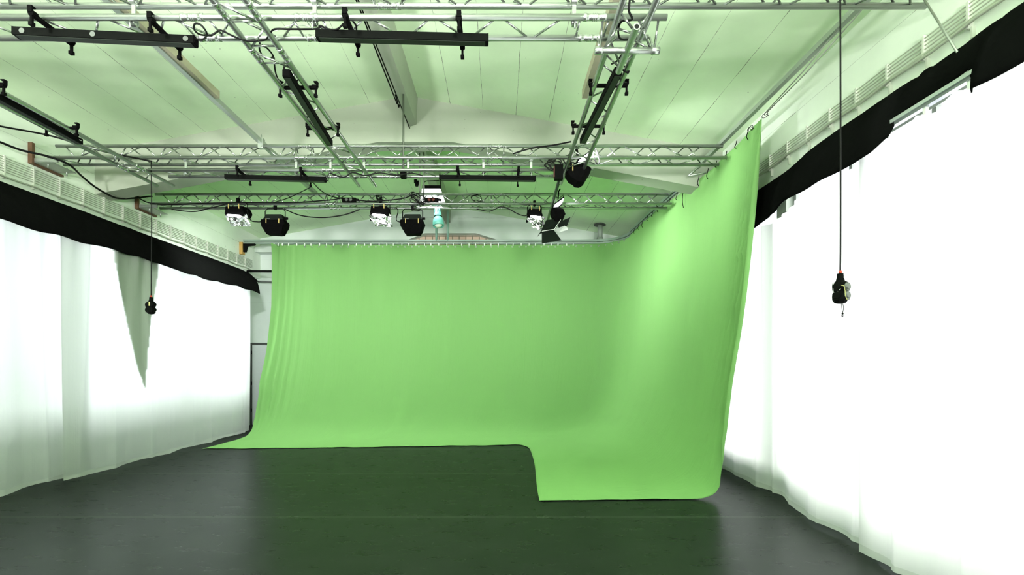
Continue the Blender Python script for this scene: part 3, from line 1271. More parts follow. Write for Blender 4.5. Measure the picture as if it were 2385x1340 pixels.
# corner piece with lower tubes
cp = thing('truss_corner', 'six way aluminium corner piece with open tube ends on the near right of the rig', 'truss', (0.99, 3.75, CH + 2.43))
tubo('lower_chord', [(-.235, 0, 0), (.235, 0, 0)], CR, ALU, cp, n=14)
for sx in (-1, 1):
    bm = bmesh.new()
    tube(bm, [(sx * .19, 0, 0), (sx * .195, 0, 0), (sx * .25, 0, 0)], [CR + .001, CR + .004, CR + .004], 14)
    finish('sleeve', bm, ALUB, cp, smooth=True)
bm = bmesh.new()
n = 16
ro, ri = CR + .002, CR - .006
prof_ = [(ri, -0.27), (ro, -0.27), (ro, 0.27), (ri, 0.27), (ri, -0.27)]
lathe(bm, prof_, n, Matrix.Rotation(-math.pi / 2, 4, 'X'))
finish('open_tube', bm, ALU, cp, smooth=False)
bm = bmesh.new()
tube(bm, [(0, -.2, 0), (0, .2, 0)], ri * .98, 12)
finish('tube_core', bm, BLACKM, cp)
for (x, yy) in ((-.21, -.11), (.21, -.11), (-.21, .11), (.21, .11)):
    place_between('brace', BRACE_ME, (x, 0, 0), (x * 1.0, yy, .18), cp)
    place_between('brace', BRACE_ME, (x * .9, 0, 0), (x * .25, yy, .18), cp)
for (x, yy) in ((-.117, -.24), (.117, -.24), (-.117, .24), (.117, .24)):
    place_between('brace', BRACE_ME, (0, yy * .9, 0), (x, yy, .13), cp)
    place_between('brace', BRACE_ME, (0, yy * .8, 0), (x, yy * .3, .13), cp)

# bars laid over the trusses
def bar(name, label, pts, hw, m, cat='bar'):
    (x0, y0, z0), (x1, y1, z1) = pts
    bm = bmesh.new()
    box(bm, x0 - hw, x0 + hw, y0, y1, z0 - hw, z0 + hw)
    bev(bm, .003)
    return tag(finish(name, bm, m), label, cat)


RAIL = mat('rail_grey', (0.42, 0.47, 0.42), 0.4, 0.6)
bar('support_bar', 'long square metal bar lying over all three trusses at the left', ((-3.26, 1.5, CH + 3.035), (-3.26, 8.6, CH + 3.035)), 0.028, RAIL)
bar('support_bar', 'long square metal bar lying over the right truss ends beside the wall', ((3.05, 1.5, CH + 3.035), (3.05, 8.6, CH + 3.035)), 0.026, RAIL)
tag(bxo('ceiling_board', -3.23, -3.18, 1.6, 5.5, CH + 3.02, CH + 3.10, PLY, None, .003), 'pale wooden board beside the left support bar', 'board')
tag(bxo('ceiling_board', 0.94, 1.01, 3.3, 5.5, CH + 3.02, CH + 3.12, PLY, None, .003), 'pale wooden board above the truss right of the ridge', 'board')
for x, lab in ((-3.26, 'screw clamp fixing the left support bar to the middle truss'),):
    t = thing('bar_clamp', lab, 'clamp', (x + .01, 6.605, CH + 3.0))
    bxo('jaw', -.035, .035, -.03, .03, -.06, .075, STEEL, t, .004)
    tubo('screw', [(0, 0, .06), (0, 0, .13)], .008, STEEL, t)
    tubo('screw', [(.03, -.05, -.04), (-.03, .05, -.04)], .006, STEEL, t)
tubes = thing('roof_post', 'grey drop rod from the ridge beam to the middle truss', 'rod', (-1.31, 6.60, CH + 2.6))
tubo('rod', [(0, 0, 0), (0, 0, 1.08)], .013, mat('dark_rod', (0.12, 0.14, 0.11), .5, .6), tubes)
bxo('foot_clamp', -.035, .035, -.05, .05, -.06, .05, BLACK, tubes, .005)
for xx, lab in ((-1.39, 'left of two grey drop rods from the ridge beam to the far truss'), (-1.315, 'right of two grey drop rods from the ridge beam to the far truss')):
    tag(tubo('drop_rod', [(xx, 8.42, CH + 2.86), (xx, 8.42, CH + 3.68)], .014, mat('grey_rod', (0.24, 0.27, 0.22), .5, .4)), lab, 'rod')

# ridge cables with turnbuckle
tag(tubo('tension_cable', [(-1.55, 1.5, CH + 3.93), (-1.58, 7.46, CH + 4.02)], .009, BLACK), 'black tension cable high on the left side of the ridge beam', 'cable')
tb = thing('turnbuckle_cable', 'black tension cable with a turnbuckle under the ridge beam', 'cable', (-1.40, 4.6, CH + 3.58))
tubo('wire', [(-.03, -3.0, .02), (0.02, 2.84, .05)], .008, BLACK, tb)
tubo('turnbuckle', [(0, -.18, .035), (0, -.14, .035), (0, .14, .035), (0, .18, .035)], [.01, .022, .022, .01], BLACK, tb)
tubo('hook', spline([(0, 1.9, .04), (0.01, 2.0, .0), (0.01, 2.08, -.03), (0.01, 2.12, .02)], 4), .009, BLACK, tb)

# ------------------------------------------------------------------ clamps linking rig to the wall trusses
def coupler(px, yt, yb, z, label, group=None):
    p = P(px, 0, z)
    t = thing('hanging_clamp', label, 'clamp', (p.x, z, HT), group)
    for h in (0.0, HG - HT):
        bm = bmesh.new()
        lathe(bm, [(CR, -.018), (CR + .011, -.018), (CR + .011, .018), (CR, .018), (CR, -.018)], 14,
              Matrix.Translation((0, 0, h)) @ Matrix.Rotation(math.pi / 2, 4, 'Y'))
        finish('collar', bm, ALUB, t)
    bxo('strap', -.015, .015, -.006, .006, HG - HT + .03, -.03, STEEL, t, .002)
    tubo('bolt', [(0, -.04, HG - HT - .02), (0, -.04, HG - HT - .075)], .007, STEEL, t)


NEARC = [325, 735, 1133]
for i, px in enumerate((312, 733, 1337)):
    coupler(px, 0, 0, 3.69, ['silver clamp on the near rig truss above the first black light bar',
                             'silver clamp on the near rig truss left of the second light bar',
                             'silver clamp on the near rig truss before the corner piece'][i])
for i, px in enumerate((433, 690, 770, 848, 951, 1126, 1237)):
    coupler(px, 0, 0, 6.55, 'small silver clamp hanging the rig from the middle truss', 'clamps under the middle truss')

# ------------------------------------------------------------------ LED bars
LEDF = mat('led_lens', (0.010, 0.014, 0.010), 0.5, spec=0.3)


def led_bar(a, b, zs, label, stickers=False, transverse=True):
    """a, b: plan end points of the bar; zs: positions along it (0..1) of the brackets"""
    a = Vector((a[0], a[1], 0))
    b = Vector((b[0], b[1], 0))
    mid = (a + b) / 2
    d = (b - a)
    L_ = d.length
    ang = math.atan2(d.y, d.x)
    H = CH + 2.525
    t = thing('light_bar', label, 'light bar', (mid.x, mid.y, H), None, (0, 0, ang))
    o = bxo('housing', -L_ / 2, L_ / 2, -.034, .034, -.028, .030, BLACK, t, .004)
    bxo('lens_strip', -L_ / 2 + .02, L_ / 2 - .02, -.026, .026, -.033, -.0275, LEDF, t, .001)
    for s in (-1, 1):
        bxo('end_cap', s * L_ / 2 - .006, s * L_ / 2 + .006, -.030, .030, -.024, .034, BLACKM, t, .002)
    if stickers:
        for s in (-.585, -.08, .60):
            bm = bmesh.new()
            lathe(bm, [(0.0001, 0), (.020, 0), (.020, .002), (0.0001, .002)], 16, Matrix.Translation((s, -.0355, .0)) @ Matrix.Rotation(math.pi / 2, 4, 'X'))
            finish('round_sticker', bm, mat('pale_sticker', (0.10, 0.11, 0.10), .5), t)
    inv = -ang
    for f in zs:
        lp = Vector(((f - .5) * L_, 0, 0))
        # bracket axis is square to the chords: x for lengthwise bars, y for cross bars
        rot = inv if transverse else inv - math.pi / 2
        e = bpy.data.objects.new('mounting_bracket', None)
        bm = bmesh.new()
        R = Matrix.Translation(lp) @ Matrix.Rotation(rot, 4, 'Z')
        box(bm, -.017, .017, -.175, .175, .030, .052)
        for s in (-1, 1):
            # saddle hook round the chord
            box(bm, -.02, .02, s * .155 - .022, s * .155 + .022, .04, .062)
            box(bm, -.017, .017, s * .178 - .006, s * .178 + .006, .05, .090)
            box(bm, -.017, .017, min(s * .15, s * .185), max(s * .15, s * .185), .086, .096)
            # hand screw
            box(bm, -.008, .008, s * .165 - .008, s * .165 + .008, -.02, .04)
            box(bm, -.014, .014, s * .165 - .014, s * .165 + .014, -.045, -.02)
        bmesh.ops.transform(bm, matrix=R, verts=bm.verts[:])
        bpy.data.objects.remove(e)
        finish('mounting_bracket', bm, BLACKM, t)
    return t


led_bar((-3.69, 3.69), (-2.38, 3.79), (0.20, 0.83), 'black LED light bar at the top left with round stickers', True)
led_bar((-1.40, 3.72), (-0.09, 3.77), (0.20, 0.84), 'black LED light bar under the near rig truss, upper middle')
led_bar((-3.70, 6.54), (-2.38, 6.63), (0.18, 0.80), 'small black LED bar on the far rig truss, left of the ridge')
led_bar((-0.81, 6.56), (0.49, 6.60), (0.20, 0.82), 'small black LED bar on the far rig truss, right of the ridge')
led_bar((-1.85, 4.20), (-1.94, 5.53), (0.22, 0.80), 'black LED bar slung lengthwise under the truss left of the ridge', transverse=False)
led_bar((1.025, 4.17), (0.945, 5.48), (0.22, 0.80), 'black LED bar slung lengthwise under the truss right of the ridge', transverse=False)
led_bar((-4.73, 4.17), (-4.77, 5.50), (0.22, 0.82), 'black LED bar lengthwise at the left edge of the picture', transverse=False)

# ------------------------------------------------------------------ wall brackets of the trusses
for yy, lab in ((6.605, 'brown wood and steel bracket carrying the left end of the middle truss'),
                (8.48, 'brown wood and steel bracket carrying the left end of the far truss')):
    t = thing('truss_bracket', lab, 'bracket', (XL, yy, HT))
    bxo('end_board', 0.004, .06, -.20, -.16, -.11, .17, WOOD, t, .003)
    bxo('bottom_board', 0.004, .05, -.16, .28, -.11, -.085, WOOD, t, .003)
    bxo('steel_angle', .03, .36, -.17, -.14, -.085, -.03, STEEL, t, .003)
    bxo('shelf_plate', .03, .30, -.17, .20, -.09, -.08, STEEL, t, .001)
    for q in (-.12, .16):
        tubo('bolt', [(.2, q, -.14), (.2, q, -.03)], .01, STEEL, t)
# steel angle frame hooked on the roof frame near the right wall
t = thing('steel_angle_frame', 'grey V shaped steel frame under the right end of the middle truss', 'bracket', (2.86, 7.30, CH + 2.80))
v0 = P(1603, 410, 7.3) - Vector(t.location)
v1 = P(1640, 377, 7.3) - Vector(t.location)
v2 = P(1665, 398, 7.3) - Vector(t.location)
tubo('arm', [v0, v1], .016, STEEL, t, n=4)
tubo('arm', [v0, v2], .016, STEEL, t, n=4)

# black steel shelf frame in the back left corner
t = thing('corner_frame', 'black steel frame high in the back left corner beside the green cloth', 'frame', (-5.9, 12.0, CH + 2.2))
def lp_(px, py, z):
    return P(px, py, z) - Vector((-5.9, 12.0, CH + 2.2))
tubo('front_bar', [lp_(575, 632, 11.9), lp_(640, 632, 11.9)], .03, BLACK, t, n=4)
tubo('side_bar', [lp_(576, 634, 11.9), lp_(601, 656, 12.5)], .018, BLACK, t, n=4)
tubo('rear_bar', [lp_(601, 656, 12.5), lp_(640, 657, 12.5)], .022, GREYP, t, n=4)

# ceiling pipe near the back right corner
t = thing('vent_pipe', 'grey vent pipe dropping from a round plate on the back right ceiling', 'pipe', (2.49, 11.95, CH + 2.98))
VP = mat('grey_pipe', (0.30, 0.35, 0.30), .5)
tubo('pipe', [(0, 0, .12), (0, 0, .46)], .062, VP, t, n=16)
tubo('socket', [(0, 0, 0), (0, 0, .14)], .076, VP, t, n=16)
tubo('flange', [(0, 0, .445), (0, 0, .47)], .15, mat('dark_flange', (0.06, 0.07, 0.06), .6), t, n=20)

# ------------------------------------------------------------------ hanging power boxes
def power_box(px, z, ytop, ybox, label, s=1.0, rz=0.0, full=True):
    base = P(px, ybox, z)
    t = thing('power_box', label, 'power box', base, None, (0, 0, rz))
    k = s
    # cord
    Ht = P(px, ytop, z)
    pts = [(0, 0, .015 * k), (0.002, 0, .3), (0.004, 0.003, (Ht.z - base.z) * .6), (.0, 0, Ht.z - base.z)]
    tubo('cord', spline(pts, 6), .0058, CABLE, t, n=8)
    tubo('cable_gland', [(0, 0, -.002 * k), (0, 0, .018 * k)], .010 * k, REDM, t, n=10)
    bm = bmesh.new()
    lathe(bm, [(.0001, 0), (.019 * k, -.002 * k), (.021 * k, -.03 * k), (.028 * k, -.055 * k), (.040 * k, -.065 * k), (.0001, -.066 * k)], 16)
    finish('neck', bm, BLACK, t, smooth=True)
    bm = bmesh.new()
    # six-sided body with waists
    prf = [(.030, -.055), (.046, -.066), (.049, -.085), (.047, -.115), (.041, -.128), (.047, -.14), (.049, -.16), (.047, -.185), (.034, -.207), (.012, -.212), (.0001, -.212)]
    lathe(bm, [(r * k, zz * k) for r, zz in prf], 8)
    bev(bm, .003, 2)
    finish('body', bm, BLACK, t)
    for zz in (-.095, -.155):
        for a in ((-math.pi / 2 + .45, -math.pi / 2 - 1.0) if full else (-math.pi / 2 + 1.35, -math.pi / 2 - 1.35)):
            m4 = Matrix.Translation((.044 * k * math.cos(a), .044 * k * math.sin(a), zz * k)) @ Matrix.Rotation(a - math.pi / 2, 4, 'Z') @ Matrix.Rotation(math.pi / 2 - .15, 4, 'X').inverted()
            bm = bmesh.new()
            lathe(bm, [(.0001, -.004 * k), (.026 * k, -.004 * k), (.026 * k, .004 * k), (.024 * k, .012 * k), (.0001, .013 * k)], 18)
            box(bm, -.012 * k, .012 * k, .020 * k, .034 * k, -.003 * k, .008 * k)
            bmesh.ops.transform(bm, matrix=m4, verts=bm.verts[:])
            front = a > -math.pi / 2
            finish('socket_lid', bm, GREYP if (full and front) else BLACK, t)
    if full:
        tubo('wire_guard', spline([(-.03, -.046, -.095), (-.012, -.054, -.10), (-.006, -.056, -.13), (-.002, -.056, -.17), (.016, -.05, -.20)], 5), .0022, YEL, t, n=6)
        tubo('carry_loop', spline([(-.052, -.01, -.075), (-.058, -.01, -.08), (-.057, -.01, -.135), (-.045, -.02, -.14), (-.03, -.045, -.12)], 5), .002, WHITEP, t, n=6)
        tubo('hook_cord', spline([(.006, 0, -.21), (.012, 0, -.25), (.016, 0, -.285), (.024, 0, -.25), (.016, 0, -.21)], 6), .0022, CABLE, t, n=6)
        bm = bmesh.new()
        lathe(bm, [(.0001, 0), (.004, -.002), (.008, -.014), (.0001, -.016)], 10, Matrix.Translation((.017, 0, -.282)))
        finish('cord_stop', bm, BLACK, t, smooth=True)
        tubo('hook', spline([(.017, 0, -.296), (.02, 0, -.305), (.018, 0, -.313), (.012, 0, -.31), (.011, 0, -.303)], 5), .0024, BLACK, t, n=6)
        tubo('status_light', [(.008, -.022, -.032), (.009, -.026, -.032)], .0022, WHITEP, t, n=8)
    else:
        bxo('yellow_label', .004, .018, -.052, -.048, -.125, -.072, YEL, t)
    return t


power_box(1957, 3.50, -45, 637, 'black power box on a cord before the right curtain, grey socket lids and hook', 1.04)
power_box(352, 6.49, 374, 692, 'small black power box on a cord before the left curtain', 1.10, 0, False)

# ------------------------------------------------------------------ stage lamps
def quad_shell(bm, rings):
    for a, b in zip(rings, rings[1:]):
        n = len(a)
        for k in range(n):
            bm.faces.new((a[k], a[(k + 1) % n], b[(k + 1) % n], b[k]))


def rough_box(bm, secs, seed, amp, sub=5):
    """lofted box of horizontal sections (z, hw, hd, dx, dy), noisy like draped black foil"""
    rings = []
    per = []
    for side in range(4):
        for k in range(sub):
            f = k / sub * 2 - 1
            per.append([(f, -1), (1, f), (-f, 1), (-1, -f)][side])
    zs = []
    for (a, b) in zip(secs, secs[1:]):
        for q in range(4):
            t = q / 4
            zs.append([a[i] + (b[i] - a[i]) * t for i in range(5)])
    zs.append(list(secs[-1]))
    for i, s in enumerate(zs):
        ring = []
        for (u, v) in per:
            p = Vector((s[3] + u * s[1], s[4] + v * s[2], s[0]))
            nz = noise.noise_vector(p * 14 + Vector((seed, 0, 0))) * amp
            ring.append(bm.verts.new(p + nz))
        rings.append(ring)
    quad_shell(bm, rings)
    bm.faces.new(list(reversed(rings[0])))
    bm.faces.new(rings[-1])
    bmesh.ops.recalc_face_normals(bm, faces=bm.faces[:])


def yoke(t, w_, top, z0, y=0.0, m=BLACK):
    r = .008
    pts = [(-w_, y, z0), (-w_, y, top - .04), (-w_ + .04, y, top), (w_ - .04, y, top), (w_, y, top - .04), (w_, y, z0)]
    tubo('yoke', pts, r, m, t, n=6)
    bxo('yoke_clamp', -.02, .02, y - .025, y + .025, top - .015, top + .07, BLACK, t, .004)


def foil_sheet(t, pts4, seed, amp=0.02, nx=15, nz=8, name='foil_apron'):
    a, b, c_, d_ = [Vector(p) for p in pts4]
    bm = bmesh.new()
    g = []
    for i in range(nx + 1):
        row = []
        for j in range(nz + 1):
            u, v = i / nx, j / nz
            p = a.lerp(b, u).lerp(d_.lerp(c_, u), v)
            nz_ = noise.noise_vector(p * 11 + Vector((seed, 0, 0))) * amp * 1.3 + noise.noise_vector(p * 34 + Vector((seed, 0, 0))) * amp * .55
            row.append(bm.verts.new(p + nz_))
        g.append(row)
    for i in range(nx):
        for j in range(nz):
            q = (g[i][j], g[i + 1][j], g[i + 1][j + 1], g[i][j + 1])
            if (i + j) % 2:
                bm.faces.new((q[0], q[1], q[2]))
                bm.faces.new((q[0], q[2], q[3]))
            else:
                bm.faces.new((q[0], q[1], q[3]))
                bm.faces.new((q[1], q[2], q[3]))
    o = finish(name, bm, FOIL, t)
    s = o.modifiers.new('thickness', 'SOLIDIFY')
    s.thickness = .002
    return o


def pegs(t, pts):
    for p in pts:
        bxo('clothes_peg', p[0] - .006, p[0] + .006, p[1] - .008, p[1] + .004, p[2] - .045, p[2] + .035, BRASS, t, .002)


def foil_lamp(px, py, z, label, rot=0, tilt=0, yk=True, seed=1, sc=1.0, power=0):
    base = P(px, py, z)
    t = thing('foil_lamp', label, 'lamp', base, None, (tilt, 0, rot))
    bm = bmesh.new()
    rough_box(bm, [(0.0, .165 * sc, .10 * sc, 0, 0), (.06, .175 * sc, .12 * sc, 0, 0), (.165, .15 * sc, .11 * sc, -.005, 0)], seed, .010)
    finish('black_wrap', bm, BLACKM, t)
    # lit opening, a rounded strip under the wrap
    bm = bmesh.new()
    tube(bm, [(-.135 * sc, -.125, .012), (-.11 * sc, -.128, .012), (.10 * sc, -.128, -.006), (.125 * sc, -.125, -.008)], [.004, .018, .018, .004], 10)
    finish('lit_tube', bm, LIT, t, smooth=True)
    foil_sheet(t, [(-.19 * sc, -.10, -.005), (.20 * sc, -.09, .03), (.23 * sc, -.03, -.165), (-.09 * sc, -.04, -.15)], seed, .022)
    tubo('side_knob', [(-.20 * sc, 0, -.03), (-.17 * sc, 0, -.03)], .024, BLACK, t, n=10)
    pegs(t, [(-.10 * sc, -.115, .17), (.09 * sc, -.115, .165)])
    if yk:
        yoke(t, .17 * sc, .26, .05)
    return t


def door_lamp(px, py, z, label, rot=0, seed=3, sc=1.0):
    base = P(px, py, z)
    t = thing('wrapped_lamp', label, 'lamp', base, None, (0, 0, rot))
    bm = bmesh.new()
    prism(bm, [(-.185 * sc, 0), (.175 * sc, 0), (.15 * sc, .10), (-.12 * sc, .10)], -.09, .09)
    bev(bm, .006)
    finish('housing', bm, mat('dark_housing', (0.008, 0.012, 0.009), .6, spec=.1), t)
    bxo('data_plate', -.12 * sc, -.05 * sc, -.093, -.089, .018, .028, GREYP, t)
    bm = bmesh.new()
    rough_box(bm, [(-.235, .125 * sc, .08, .01, 0), (-.12, .185 * sc, .11, 0, 0), (-.03, .205 * sc, .12, 0, 0), (.005, .19 * sc, .105, 0, 0)], seed, .014)
    finish('black_wrap', bm, BLACKM, t)
    pegs(t, [(-.10 * sc, -.122, -.02), (.12 * sc, -.122, -.02)])
    tubo('side_knob', [(.17 * sc, 0, .05), (.22 * sc, 0, .05)], .022, BLACK, t, n=10)
    yoke(t, .175 * sc, .22, .03)
    return t


ZF = 8.36
foil_lamp(556, 507, ZF, 'lit lamp in black wrap with a foil apron, leftmost on the far truss', rot=-0.12, tilt=0.05, seed=1)
door_lamp(641, 516, ZF + .1, 'black wrapped lamp on a yoke, second from the left on the far truss', seed=3)
foil_lamp(887, 507, ZF, 'foil lamp left of the ridge with a crumpled silver apron', seed=8, sc=.92)
door_lamp(961, 516, ZF + .1, 'black wrapped lamp next to the teal spotlight', seed=12)
foil_lamp(1245, 512, ZF, 'foil lamp hanging left of the barn door lamp', rot=0.12, tilt=-.05, seed=21, sc=.72)

# teal spotlight
base = P(1020, 505, 8.6)
t = thing('teal_spotlight', 'small teal bell shaped spotlight hanging under the far truss', 'lamp', base)
R = Matrix.Rotation(math.radians(180 - 8), 4, 'X') @ Matrix.Rotation(math.radians(4), 4, 'Y')
bm = bmesh.new()
lathe(bm, [(.0001, -.135), (.062, -.13), (.066, -.02), (.068, 0), (.066, .01), (.085, .05), (.10, .11), (.102, .175), (.094, .175), (.09, .11), (.06, .05), (.0001, .03)], 24, R)
finish('shade', bm, TEAL, t, smooth=True)
bm = bmesh.new()
lathe(bm, [(.066, -.006), (.073, -.004), (.073, .008), (.066, .010)], 24, R)
finish('band', bm, BLACK, t, smooth=True)
bm = bmesh.new()
lathe(bm, [(.0001, .20), (.04, .195), (.07, .165), (.06, .10), (.03, .05)], 20, R)
finish('bulb', bm, GLASSY, t, smooth=True)
for row in range(3):
    for k in range(7):
        a = -math.pi / 2 + (k - 3) * .42
        p = R @ Vector((.066 * math.cos(-a), .066 * math.sin(-a), -.115 + row * .022))
        bxo('vent_slot', p.x - .006, p.x + .006, p.y - .004, p.y + .002, p.z - .006, p.z + .006, mat('vent_dark', (.03, .10, .09), .6), t)
tubo('stem', [(0, 0, .13), (0, 0, .24)], .02, BLACK, t)

# wide soft light above the far truss
base = P(1006, 440, 8.75)
t = thing('soft_light', 'lit panel light with black top and yoke seen through the far truss', 'lamp', base)
bxo('housing', -.165, .165, -.05, .07, -.02, .045, BLACK, t, .008)
bm = bmesh.new()
vs = [bm.verts.new(p) for p in ((-.17, -.06, -.02), (.16, -.06, -.02), (.26, -.12, -.30), (-.19, -.12, -.30),
                                (-.17, -.045, -.02), (.16, -.045, -.02), (.26, -.10, -.31), (-.19, -.10, -.31))]
for f in ((0, 1, 2, 3), (7, 6, 5, 4), (0, 4, 5, 1), (1, 5, 6, 2), (2, 6, 7, 3), (3, 7, 4, 0)):
    bm.faces.new([vs[i] for i in f])
finish('diffuser', bm, LITS, t)
tubo('yoke', [(-.16, 0, .03), (-.155, 0, .10), (-.11, 0, .14), (.12, 0, .15), (.155, 0, .13), (.162, 0, .03)], .008, BLACK, t, n=6)
bm = bmesh.new()
for (cx_, cz_, r_) in ((-.28, .10, .03), (-.26, .04, .025), (-.23, .07, .035)):
    tube(bm, [(cx_, -.09, cz_ - r_), (cx_, -.09, cz_ + r_)], .03, 8)
finish('clamp_knob', bm, BLACK, t)

# barn door lamp and the lit flood above it
base = P(1300, 500, 8.2)
t = thing('barn_door_lamp', 'barn door lamp with four open flaps hanging above the green cloth', 'lamp', base, None)
o_ = Vector(base)
def q(px, py, z=8.2):
    return P(px, py, z) - o_
bm = bmesh.new()
rough_box(bm, [(-.12, .06, .06, .0, 0), (-.02, .11, .10, 0, 0), (.07, .10, .10, -.03, 0), (.11, .05, .06, -.04, 0)], 31, .016)
finish('black_wrap', bm, BLACKM, t)
def flap(name, pts, m, th=.006):
    bm = bmesh.new()
    A = [bm.verts.new(q(*p)) for p in pts]
    B = [bm.verts.new(q(*p) + Vector((0, th, 0))) for p in pts]
    n = len(pts)
    bm.faces.new(A)
    bm.faces.new(list(reversed(B)))
    for i in range(n):
        bm.faces.new((A[i], B[i], B[(i + 1) % n], A[(i + 1) % n]))
    bmesh.ops.recalc_face_normals(bm, faces=bm.faces[:])
    return finish(name, bm, m, t)
HOUS = MATS['dark_housing']
flap('housing', [(1272, 513, 8.2), (1297, 509, 8.2), (1305, 516, 8.2), (1290, 536, 8.1), (1259, 540, 8.1)], HOUS, .12)
flap('barn_door', [(1262, 540, 8.1), (1290, 536, 8.1), (1308, 560, 7.95), (1262, 567.5, 7.95)], HOUS)
flap('barn_door', [(1294, 521, 8.1), (1329, 505.5, 8.0), (1321, 526, 8.0), (1303, 532, 8.1)], HOUS)
flap('frosted_door', [(1290, 535, 8.08), (1315, 526, 7.98), (1322, 530, 7.96), (1322, 536, 7.96), (1301, 542, 8.0)], FROST)
flap('barn_door', [(1259, 540, 8.1), (1262, 541, 8.1), (1250, 553, 8.0)], HOUS)
tubo('door_hinge', [q(1262, 539, 8.07), q(1291, 534.5, 8.07), q(1306, 512, 8.07)], .006, WHITEP, t, n=6)

base = P(1299, 474, 8.15)
t = thing('flood_lamp', 'lit flood lamp facing right on the pole beside the barn door lamp', 'lamp', base, None)
o_ = Vector(base)
flap('housing', [(1286, 487, 8.2), (1289, 476, 8.2), (1313, 457, 8.2), (1315, 461, 8.2), (1310, 474, 8.2), (1296, 488, 8.2)], BLACK, .08)
flap('lit_face', [(1289, 484, 8.19), (1293, 476, 8.19), (1312, 463, 8.19), (1311, 468, 8.19), (1306, 476, 8.19), (1295, 486, 8.19)], LIT, .004)
tubo('yoke', [q(1300, 462, 8.25), q(1301, 446, 8.25), q(1305, 440, 8.25)], .012, BLACK, t, n=6)

# large wrapped flood on the near end of the pole
base = P(1345, 395, 6.45)
t = thing('wrapped_flood_lamp', 'large black wrapped flood lamp with a lit side on the far rig corner', 'lamp', base, None)
o_ = Vector(base)
bm = bmesh.new()
outl = [(1317, 409), (1323, 391), (1340, 383), (1352, 382), (1362, 391), (1376, 397), (1373, 406), (1365, 418), (1358, 429), (1351, 433), (1341, 431), (1335, 426), (1324, 420)]
rings = []
for dz_, sc_ in ((-.14, .55), (-.11, .9), (-.03, 1.0), (.05, 1.02), (.12, .9), (.15, .5)):
    cxp = sum(p[0] for p in outl) / len(outl)
    cyp = sum(p[1] for p in outl) / len(outl)
    ring = []
    for (x_, y_) in outl:
        p = q(cxp + (x_ - cxp) * sc_, cyp + (y_ - cyp) * sc_, 6.45)
        p.y += dz_
        ring.append(bm.verts.new(p + noise.noise_vector(p * 18) * .008))
    rings.append(ring)
quad_shell(bm, rings)
bm.faces.new(list(reversed(rings[0])))
bm.faces.new(rings[-1])
bmesh.ops.recalc_face_normals(bm, faces=bm.faces[:])
finish('black_wrap', bm, BLACKM, t)
flap('housing', [(1337, 384, 6.47), (1345, 372, 6.47), (1374, 351, 6.47), (1376, 352, 6.47), (1362, 368, 6.47), (1357, 382, 6.47)], BLACK, .10)
flap('lit_face', [(1345, 380, 6.46), (1349, 373, 6.46), (1371, 356, 6.46), (1367, 365, 6.46), (1355, 382, 6.46)], LIT, .004)
tubo('yoke', spline([q(1352, 380, 6.5), q(1346, 365, 6.5), q(1343, 349, 6.5), q(1340, 343, 6.5), q(1333, 348, 6.5), q(1328, 366, 6.5), q(1330, 386, 6.5)], 4), .018, BLACK, t, n=6)
pegs(t, [tuple(q(1334, 390, 6.3))])

# light the lit lamps throw on the cloth and the right wall
area('flood_lamp_light', tuple(P(1362, 366, 6.5) + Vector((.06, -.06, .02))), (3.3, 7.2, 3.6), .25, .12, 24, (0.97, 0.98, 1), 110)
area('flood_lamp_light', tuple(P(1306, 470, 8.15) + Vector((.05, -.05, .02))), (3.2, 8.9, 3.2), .2, .12, 30, (0.97, 0.98, 1), 120)
for px in (556, 887, 1245):
    area('foil_lamp_light', tuple(P(px, 530, 8.45) + Vector((0, .12, -.1))), ((px - 1163) * 11 / F, 11.4, 1.2), .25, .1, 45, (0.97, 0.98, 1), 150)
area('soft_light_beam', tuple(P(1006, 470, 8.55)), (-1.3, 6.5, 0.5), .35, .25, 7, (1, 1, 1), 160)

# pole from the rig to the far truss
pl_ = tag(tubo('lamp_pole', [P(1306, 408, 6.72), P(1276, 512, 8.75)], .024, mat('dark_pole', (0.08, 0.11, 0.08), .35, .7), n=12),
          'dark pole from the rig corner to the far truss beside the flood lamps', 'pole')
tag(tubo('white_loop', spline([P(1386, 342, 6.4), P(1382, 362, 6.4), P(1391, 382, 6.4), P(1396, 376, 6.4), P(1392, 358, 6.4), P(1385, 342, 6.4)], 6), .008, CABLE, n=6),
    'loop of cable hanging right of the black wrapped flood lamp', 'cable')

# ------------------------------------------------------------------ cables
C = lambda *a: [P(*p) for p in a]
cable('power_cable', C((-60, 280, 5.55), (0, 294, 5.75), (120, 317, 6.15), (230, 350, 6.35), (330, 371, 6.42), (353, 376, 6.44)), .011,
      'black cable swinging in from the left edge to the hanging power box')
cable('power_cable', C((-60, 308, 5.65), (0, 331, 5.9), (50, 350, 6.1), (110, 364, 6.3), (160, 383, 6.5), (190, 410, 6.9), (225, 438, 7.2), (270, 461, 7.6), (310, 462, 7.95), (345, 458, 8.2), (355, 458, 8.25)), .014,
      'thick black cable sagging along the left wall between the truss ends')
cable('power_cable', C((318, 457, 8.0), (345, 472, 8.25), (400, 477, 8.33), (470, 474, 8.33), (560, 472, 8.33), (680, 472, 8.33), (770, 466, 8.33), (800, 462, 8.33), (860, 469, 8.33), (930, 464, 8.33), (960, 455, 8.33)), .010,
      'black cable running along the far truss')
cable('power_cable', C((400, 488, 8.3), (450, 493, 8.3), (490, 485, 8.3), (540, 472, 8.3)), .010, 'black cable drooping left of the leftmost foil lamp')
cable('power_cable', C((662, 487, 8.3), (700, 502, 8.3), (750, 507, 8.3), (800, 501, 8.3), (838, 488, 8.3)), .010, 'black cable drooping between the wrapped lamp and the foil lamp')
cable('thin_cable', C((575, 490, 8.3), (584, 513, 8.3), (600, 517, 8.4), (616, 516, 8.45)), .008, 'cord joining the leftmost foil lamp and its black neighbour')
